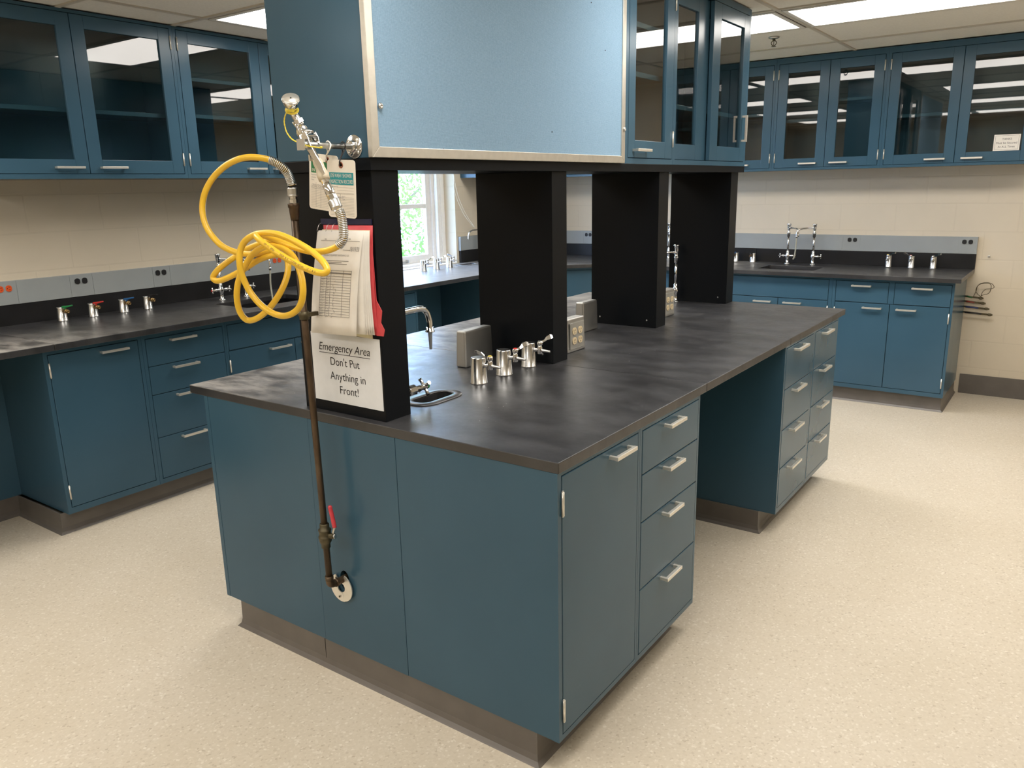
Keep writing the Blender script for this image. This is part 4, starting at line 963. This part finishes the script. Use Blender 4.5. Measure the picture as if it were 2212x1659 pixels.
# yellow seal tie
ty = thing('seal_tie', 'thin yellow plastic seal tie looped round the neck of the spray head', 'tie', (-.73, -.16, 1.81)); L = ty.location
m = M(); cen = hcn-ax*.036; a = ax.orthogonal().normalized(); b = ax.cross(a)
m.tube([cen+(a*math.cos(2*PI*k/24)+b*math.sin(2*PI*k/24))*.0155 for k in range(24)], .0028, 8, closed=True)
m.build('loop', 'yellowtie', ty, L)
q = [ray_to_y(u, v, -.172) for u, v in ((621, 239), (616, 250), (614, 262), (616, 275), (620, 287), (630, 300), (642, 307), (654, 312), (668, 316), (682, 318), (694, 320))]
m = M(); P = spline(q, 6); m.tube(P, lambda t: .0017+.0003*math.sin(t*260), 6); m.lathe([(.0036, 0), (.0036, .004)], P[-1], (0, 0, 1), 8); m.build('tail', 'yellowtie', ty, L)
m = M(); c0 = ray_to_y(620, 238, -.170); c1 = ray_to_y(633, 238, -.168); m.tube([c0, c1], .0055, 10); m.build('buckle', 'yellowtie', ty, L)
# tags
def tagcard(label, cx, zt, w, h, y, ry, tie, hole_dx, tilt, name='inspection_tag'):
    th = thing(name, label, 'tag', (cx, y, zt)); L = th.location
    T = frame((cx, y, zt), (math.cos(tilt), 0, math.sin(tilt)), (-math.sin(tilt), 0, math.cos(tilt)))
    c = M(); c.T = T; hol = [(hole_dx+.0042*math.cos(2*PI*k/14), -.014+.0042*math.sin(2*PI*k/14)) for k in range(14)]
    holed_slab(c, rrect(0, -h/2, w, h, .010, 5), [hol], -.0005, .0005); c.build('card', 'tagwhite', th, L)
    e = M(); e.T = T; e.lathe([(.0085, .0004), (.0085, .0009), (.0043, .0009), (.0043, .0004)], (hole_dx, -.014, 0), (0, 0, 1), 18); e.build('eyelet', 'eyelet', th, L)
    hp = T @ Vector((hole_dx, -.014, 0)); k = M()
    k.tube(spline([hp+Vector((-.001, -.004, -.002)), hp+Vector((-.004, .001, .012)), Vector((-.684, ry+.004, 1.715)), Vector((-.687, ry, 1.730)), Vector((-.676, ry-.001, 1.7395)), Vector((-.664, ry-.002, 1.730)), Vector((-.667, ry-.006, 1.715)), hp+Vector((.003, -.006, .012)), hp+Vector((.001, -.005, -.001))], 6), .0019, 8)
    k.build('tie', tie, th, L)
    return th, T
th, T = tagcard('card tag with a teal EYE WASH heading hung from the rod by a black tie', -.657, 1.691, .110, .154, -.062, -.033, 'blackplastic', .000, R(-3.0))
L = th.location
def on(T, x, y, z=.0007): return T @ Vector((x, y, z))
RX = T.to_3x3().col[0]; UP = T.to_3x3().col[1]
m = M(); m.T = T; m.box(-.047, .047, -.066, -.0335, .0005, .0008); m.build('heading_band', 'teal', th, L)
text_mesh('EYE WASH / SHOWER', 'tagwhite', th, on(T, 0, -.0415), RX, UP, .082, .0095, shift=L)
text_mesh('INSPECTION RECORD', 'tagwhite', th, on(T, .001, -.0575), RX, UP, .088, .0095, shift=L)
text_mesh('Equipment ID', 'greyink', th, on(T, -.030, -.071), RX, UP, .032, .0035, shift=L); text_mesh('Location', 'greyink', th, on(T, -.036, -.0785), RX, UP, .019, .0035, shift=L); text_mesh('Date', 'greyink', th, on(T, -.041, -.0855), RX, UP, .010, .0035, shift=L)
m = M(); m.T = T
for k in range(13): m.box(-.047, .047, -.0995-.0040*k*1.0-.0005, -.0995-.0040*k, .0005, .0007)
for k in range(3): m.box(-.018, .047, -.0735-.0075*k, -.0731-.0075*k, .0005, .0007)
for x in (-.026, -.006): m.box(x, x+.0005, -.1475, -.090, .0005, .0007)
m.box(-.047, .047, -.0905, -.0900, .0005, .0007); m.build('ruled_lines', 'greyink', th, L)
def scribble(th, T, L, spots, mat='penink', s=.004):
    mm = M()
    for x, y, n in spots:
        pts = []
        for k in range(n*3): pts.append(T @ Vector((x+k*s*.5, y+random.uniform(-.5, .5)*s, .0009)))
        mm.tube(spline(pts, 3), .00022, 4)
    mm.build('handwriting', mat, th, L)
scribble(th, T, L, [(-.024, -.0965, 3), (-.022, -.1005, 3), (-.020, -.1055, 2), (-.003, -.0965, 3), (-.002, -.1005, 2), (.002, -.1055, 2)])
th, T = tagcard('white card tag with a green heading, hung by a white tie behind the other tag', -.732, 1.708, .116, .152, -.055, -.086, 'whitetie', .016, R(-6.5)); L = th.location
RX = T.to_3x3().col[0]; UP = T.to_3x3().col[1]
m = M(); m.T = T; m.box(-.050, .050, -.052, -.020, .0005, .0008); m.build('heading_band', 'greenprint', th, L)
text_mesh('IN', 'tagwhite', th, on(T, -.040, -.044), RX, UP, .010, .0085, shift=L)
text_mesh('Equipment', 'greyink', th, on(T, -.036, -.057), RX, UP, .026, .0035, shift=L); text_mesh('Location', 'greyink', th, on(T, -.039, -.064), RX, UP, .020, .0035, shift=L); text_mesh('Date', 'greyink', th, on(T, -.043, -.071), RX, UP, .011, .0035, shift=L)
m = M(); m.T = T
for k in range(14): m.box(-.050, .050, -.0865-.0045*k, -.0861-.0045*k, .0005, .0007)
for x in (-.030, -.010): m.box(x, x+.0005, -.1465, -.078, .0005, .0007)
m.build('ruled_lines', 'greyink', th, L)
scribble(th, T, L, [(-.048, -.0840, 8), (-.048, -.0885, 8), (-.048, -.0935, 8)], 'greyink')
# ================================================================== PAPERS ON THE FIRST POST
PYF = .0224
sg = thing('paper_sign', 'white paper sign reading Emergency Area taped to the near post', 'sign', (-.788, PYF, 1.07)); L = sg.location
m = M(); m.T = frame((-.788, PYF-.0008, 1.0735), (1, 0, 0), (0, 0, 1)); m.prism(rrect(0, 0, .302, .219, .001, 1), -.0004, .0004); m.build('sheet', 'paper2', sg, L)
for tx, x, z, w, sh in (('Emergency Area', -.792, 1.1405, .224, .22), ("Don't Put", -.792, 1.0960, .128, 0), ('Anything in', -.784, 1.0505, .155, 0), ('Front!', -.781, 1.0075, .082, 0)):
    text_mesh(tx, 'ink', sg, (x, PYF-.0013, z), (1, 0, 0), (0, 0, 1), w, .0245, shear=sh, shift=L)
m = M(); m.box(-.904, -.681, PYF-.0016, PYF-.0012, 1.1195, 1.1212); m.build('underline', 'ink', sg, L)
dc = thing('paper_stack', 'stack of log sheets in a red folder hanging on the near post', 'papers', (-.74, PYF, 1.5)); L = dc.location
def sheet(q, ytop, ybot, th=.0012, mat='paper', name='sheet', curl=.0):
    """quad (TL,TR,BR,BL) in x,z, hung with its top at ytop and bottom at ybot, with a soft bulge"""
    mm = M(); nu, nv = 6, 10; rg = []
    TL, TR, BR, BL = [Vector((a, b)) for a, b in q]
    grid = []
    for j in range(nv+1):
        t = j/nv; row = []
        for i in range(nu+1):
            s = i/nu; p = TL.lerp(TR, s).lerp(BL.lerp(BR, s), t)
            y = ytop+(ybot-ytop)*t - .006*math.sin(PI*t) - curl*max(0, s-.6)**2*t + .002*math.sin(3*s+2*t)
            row.append((p.x, y, p.y))
        grid.append(row)
    v = [p for r in grid for p in r]; n = len(v); w = nu+1; v2 = [(a, b+th, c) for a, b, c in v]; f = []
    for j in range(nv):
        for i in range(nu):
            a = j*w+i; f.append((a, a+w, a+w+1, a+1)); f.append((n+a, n+a+1, n+a+w+1, n+a+w))
    edge = [i for i in range(w)] + [j*w+nu for j in range(1, nv+1)] + [nv*w+i for i in range(nu-1, -1, -1)] + [j*w for j in range(nv-1, 0, -1)]
    for k in range(len(edge)): a, b = edge[k], edge[(k+1) % len(edge)]; f.append((a, b, b+n, a+n))
    mm._add(v+v2, f, True); return mm.build(name, mat, dc, L)
sheet([(-.838, 1.512), (-.634, 1.512), (-.634, 1.197), (-.834, 1.197)], PYF-.004, PYF-.006, .0014, 'redcard', 'folder')
fl = M(); T = frame((0, PYF-.008, 0), (1, 0, 0), (0, 0, 1)); fl.T = T
fl.prism([(-.636, 1.480), (-.632, 1.300), (-.612, 1.270), (-.619, 1.235), (-.606, 1.215), (-.612, 1.196), (-.640, 1.196)], -.0008, .0008); fl.build('folder_flap', 'redcard', dc, L)
sheet([(-.838, 1.499), (-.640, 1.499), (-.652, 1.186), (-.838, 1.190)], PYF-.010, PYF-.012, .0014, 'manila', 'backing_card')
for k in range(5):
    a = k*.004
    sheet([(-.836-k*.0006, 1.497), (-.640-k*.0016, 1.497), (-.638-k*.0045, 1.199+k*.0006), (-.842-k*.004, 1.198)], PYF-.012-k*.003, PYF-.016-k*.0045, .0008, 'paper', 'sheet')
top = sheet([(-.836, 1.494), (-.646, 1.495), (-.682, 1.196), (-.888, 1.189)], PYF-.030, PYF-.044, .0008, 'paper', 'top_sheet', curl=.02)
# print on the top sheet follows its slope
def SP(s, t, lift=.0):
    TL, TR, BR, BL = [Vector(p) for p in ((-.836, 1.494), (-.646, 1.495), (-.682, 1.196), (-.888, 1.189))]
    p = TL.lerp(TR, s).lerp(BL.lerp(BR, s), t)
    y = (PYF-.030)+(-.014)*t - .006*math.sin(PI*t) - .02*max(0, s-.6)**2*t + .002*math.sin(3*s+2*t)
    return Vector((p.x, y-.0007-lift, p.y))
def strip(mm, s0, t0, s1, t1, w=.0011, n=8):
    for k in range(n):
        a, b = k/n, (k+1)/n
        p = SP(s0+(s1-s0)*a, t0+(t1-t0)*a); q = SP(s0+(s1-s0)*b, t0+(t1-t0)*b); d = (q-p).normalized(); up = Vector((0, -1, 0)).cross(d)*w/2
        e = Vector((0, .0006, 0)); mm._add([p-up, q-up, q+up, p+up, p-up+e, q-up+e, q+up+e, p+up+e], [(0, 1, 2, 3), (4, 7, 6, 5), (0, 4, 5, 1), (2, 6, 7, 3)], False)
mm = M()
for k in range(17): strip(mm, .17, .395+k*.0262, .84, .400+k*.0262, .0009)
for s in (.17, .30, .39, .66, .84): strip(mm, s, .365, s, .815, .0008)
strip(mm, .17, .365, .84, .370, .0009); strip(mm, .17, .388, .84, .393, .0022)
for t, a, b in ((.273, .23, .75), (.288, .23, .60), (.302, .23, .72)): strip(mm, a, t, b, t+.003, .0016)
strip(mm, .10, .083, .95, .087, .0008); strip(mm, .18, .07, .22, .07, .0016); strip(mm, .70, .066, .75, .066, .0016); strip(mm, .60, .170, .76, .172, .0012)
mm.build('print', 'greyink', top, L)
for tx, s, t, w, h in (('EMERGENCY EQUIPMENT MAINTENANCE LOG', .47, .222, .108, .0052), ('18/19/20', .86, .160, .040, .013)):
    p = SP(s, t); r = (SP(s+.05, t)-SP(s-.05, t)).normalized(); u = (SP(s, t-.02)-SP(s, t+.02)).normalized(); u = (u-r*u.dot(r)).normalized()
    text_mesh(tx, 'greyink', top, p, r, u, w, h, shift=L, lift=.0004, shear=.2 if '/' in tx else 0)
mm = M()
for k in range(17):
    for (s, n, amp) in ((.18, 7, .006), (.31, 5, .007), (.42+random.uniform(0, .08), 3, .014)):
        pts = [SP(s+.014*j, .402+k*.0262+random.uniform(-1, 1)*amp, .0003) for j in range(n)]
        mm.tube(spline(pts, 3), .00035, 4)
mm.build('handwriting', 'greyink', top, L)
m = M(); m.box(-.850, -.638, PYF-.0030, PYF-.0003, 1.514, 1.530); m.build('hanging_strip', 'bluestrip', dc, L)
m = M()
for x in (-.844, -.806, -.782): m.tube(spline([(x, PYF-.006, 1.518), (x+.004, PYF-.020, 1.512), (x+.006, PYF-.030, 1.495)], 4), .0009, 6)
m.build('wire_hooks', 'steel', dc, L)
# ================================================================== CEILING LIGHTS AND SPRINKLER
CG = 'lit ceiling light panels'
def light(label, x0, x1, y0, y1):
    th = thing('ceiling_light', label, 'ceiling light', ((x0+x1)/2, (y0+y1)/2, CEIL-.004), 0, CG); L = th.location
    a = M(); w = .026; za, zb = CEIL-.006, CEIL+.0055
    a.box(x0, x1, y0, y0+w, za, zb); a.box(x0, x1, y1-w, y1, za, zb); a.box(x0, x0+w, y0+w, y1-w, za, zb); a.box(x1-w, x1, y0+w, y1-w, za, zb); a.build('light_frame', 'whitepaint', th, L, bev=.002)
    g = M(); e = .006; zz = CEIL-.0005
    g.box(x0-e, x1+e, y0-e, y0-.0002, zz, zb); g.box(x0-e, x1+e, y1+.0002, y1+e, zz, zb); g.box(x0-e, x0-.0002, y0, y1, zz, zb); g.box(x1+.0002, x1+e, y0, y1, zz, zb); g.build('shadow_gap', 'gap', th, L)
    d = M(); d.box(x0+w+.0005, x1-w-.0005, y0+w+.0005, y1-w-.0005, CEIL-.0035, CEIL+.002); d.build('diffuser', 'lamp', th, L)
    ld = bpy.data.lights.new('lamp', 'AREA'); ld.shape = 'RECTANGLE'; ld.size = x1-x0-.06; ld.size_y = y1-y0-.06; ld.energy = LAMP_W; ld.color = LAMP_COL[:3]; ld.spread = R(LAMP_SPREAD)
    lo = bpy.data.objects.new('lamp', ld); COL.objects.link(lo); lo.parent = th; lo.location = (0, 0, -.004)
LX = [(-2.968, -1.790), (-1.750, -.540), (-.500, .680), (.720, 1.900), (-.40, .78)]
LY = [(-2.580, -1.990), (-.640, -.050), (1.205, 1.795), (3.105, 3.690)]
for c, r, lab in ((0, 2, 'lit ceiling panel above the glass-door cabinets of the sink wall'), (1, 3, 'lit ceiling panel just beyond the far end of the island cupboards'),
                  (2, 3, 'lit ceiling panel over the aisle in front of the back wall cabinets'), 
                  (4, 2, 'lit ceiling panel over the aisle beside the pin board'), (0, 1, 'lit ceiling panel above the near knee space of the sink wall'),
                  (2, 1, 'lit ceiling panel above the near corner of the island'), (0, 0, 'added unseen light panel at the near end of the room over the sink wall'), (3, 3, 'lit ceiling panel in front of the TANKS notice cabinet'), (3, 2, 'added unseen light panel at the open side of the room'), (1, 0, 'added unseen light panel behind the camera toward the sink wall'), (2, 0, 'added unseen light panel behind the camera over the aisle'), (0, 3, 'lit ceiling panel in front of the window')):  # panels behind the camera and at the open side are added fill light
    light(lab, *LX[c], *LY[r])
sp = thing('sprinkler', 'small ceiling fire sprinkler in front of the back wall cabinets', 'sprinkler', (-.806, 3.93, CEIL)); L = sp.location
m = M(); m.lathe([(.034, 0), (.033, .004), (.020, .010), (.012, .011)], (-.806, 3.93, CEIL+.003), (0, 0, -1), 24); m.build('escutcheon', 'steel', sp, L)
m = M(); m.lathe([(.009, .010), (.009, .020), (.005, .022)], (-.806, 3.93, CEIL), (0, 0, -1), 12)
for s in (-1, 1): m.tube(spline([(-.806+s*.008, 3.93, CEIL-.018), (-.806+s*.017, 3.93, CEIL-.030), (-.806+s*.010, 3.93, CEIL-.045), (-.806, 3.93, CEIL-.050)], 5), .0028, 8)
m.cyl((-.806, 3.93, CEIL-.022), (-.806, 3.93, CEIL-.047), .0022, n=8); m.build('frame_arms', 'bronze', sp, L)
m = M(); m.lathe([(.016, 0), (.016, .0015), (.004, .004)], (-.806, 3.93, CEIL-.054), (0, 0, 1), 16); m.build('deflector', 'bronze', sp, L)
# ================================================================== BACK WALL ODDMENTS
m = M(); m.cyl((.454, YB+.002, 1.043), (.454, YB-.022, 1.043), .006, n=12); m.lathe([(.009, 0), (.009, .004), (.006, .006)], (.454, YB-.020, 1.043), (0, -1, 0), 12)
one(m, 'wall_peg', 'steel', 'small metal peg on the bare part of the back wall', 'peg', loc=(.454, YB, 1.043))
for z, x1, mt, nm in ((.752, .432, 'dullgreen', 'green'), (.715, .450, 'dullred', 'red'), (.675, .478, 'dullblue', 'blue'), (.633, .502, 'blackplastic', 'black')):
    th = thing('gas_pipe', 'thin capped service pipe with a %s band sticking out past the back wall cabinets' % nm, 'pipe', (.34, YB-.045, z), 0, 'capped service pipes'); L = th.location; y = YB-.045
    m = M(); m.cyl((.30, y, z), (x1, y, z-.012), .0065, n=12); m.build('pipe', 'bronze', th, L)
    m = M(); m.cyl((.345, y, z-.004), (x1-.050, y, z-.0095), .0072, n=12); m.build('color_band', mt, th, L)
    m = M(); m.lathe([(.0075, 0), (.0105, .003), (.0105, .018), (.0075, .021), (.0055, .030)], (x1-.008, y, z-.012), (1, 0, -.05), 10, False); m.build('end_cap', 'bronze', th, L)
m = M(); yy = YB-.03
m.tube(spline([(.385, yy, .745), (.400, yy, .790), (.405, yy, .825), (.430, yy-.02, .850), (.470, yy-.03, .858), (.500, yy-.03, .848), (.512, yy-.02, .825), (.495, yy-.01, .812), (.460, yy, .805), (.440, yy, .780), (.436, yy, .755)], 8), .0022, 6)
m.tube(spline([(.432, yy-.015, .752), (.455, yy-.02, .768), (.478, yy-.02, .775), (.492, yy-.02, .800), (.488, yy-.02, .845), (.450, yy-.02, .850), (.415, yy-.02, .838), (.398, yy-.01, .800), (.410, yy-.01, .770), (.434, yy-.012, .752)], 8), .0022, 6)
one(m, 'wire', 'bronze', 'loose loop of thin brown wire above the capped service pipes', 'wire', loc=(.43, YB, .75))
# blind cord by the window
m = M()
for dx in (0, .03): m.tube(spline([(-3.62, 3.93+dx, 2.1), (-3.60, 3.95+dx, 1.75), (-3.59, 3.99+dx, 1.55), (-3.56, 4.06+dx, 1.38), (-3.515, 4.14+dx*.4, 1.262)], 8), .0016, 6)
one(m, 'blind_cord', 'cord', 'thin white blind cord draped from the window to the gooseneck tap', 'cord', loc=(-3.6, 4.0, 1.3))
# ================================================================== OUTSIDE
m = M(); m.box(-40, -4.3, -20, 40, -3.2, -3.0); struct(m.build('ground', 'lawn'))
def tree(label, c, r, n, seed, s=.16):
    rnd = random.Random(seed); th = thing('tree', label, 'tree', (c[0], c[1], -3.0), 0, 'trees outside the window'); L = th.location
    t = M(); t.tube(spline([(c[0], c[1], -3.0), (c[0]+.1, c[1], -1.5), (c[0], c[1]+.1, c[2])], 6), lambda q: .22-.14*q, 10)
    for k in range(7):
        a = rnd.uniform(0, 2*PI); z = c[2]-.8+rnd.uniform(0, 1); e = Vector((c[0]+r*.7*math.cos(a), c[1]+r*.7*math.sin(a), z+rnd.uniform(.2, 1.0)))
        t.tube(spline([(c[0], c[1], z-.5), ((c[0]+e.x)/2, (c[1]+e.y)/2, z+.1), e], 4), lambda q: .07-.05*q, 6)
    t.build('trunk', 'bark', th, L)
    f = M()
    for k in range(n):
        d = Vector((rnd.gauss(0, 1), rnd.gauss(0, 1), rnd.gauss(0, 1))).normalized(); q = r*(rnd.random()**.4)
        p = Vector(c)+Vector((d.x*q, d.y*q, d.z*q*1.05)); a = Vector((rnd.gauss(0, 1), rnd.gauss(0, 1), rnd.gauss(0, 1))).normalized(); b = a.orthogonal().normalized(); w = s*rnd.uniform(.6, 1.3)
        f._add([p-a*w, p+b*w*.45-a*w*.2, p+a*w, p-b*w*.45-a*w*.2], [(0, 1, 2, 3)], False)
    f.build('foliage', 'leaf', th, L)
tree('leafy green tree filling the lower part of the window view', (-9.9, 7.95, .9), 2.55, 11000, 3, .05)
tree('leafy green tree seen high in the window', (-14.5, 11.8, 2.6), 2.4, 6000, 5, .055)
tree('leafy green tree farther off beyond the window', (-13.5, 5.0, 1.4), 2.2, 3000, 9, .06)
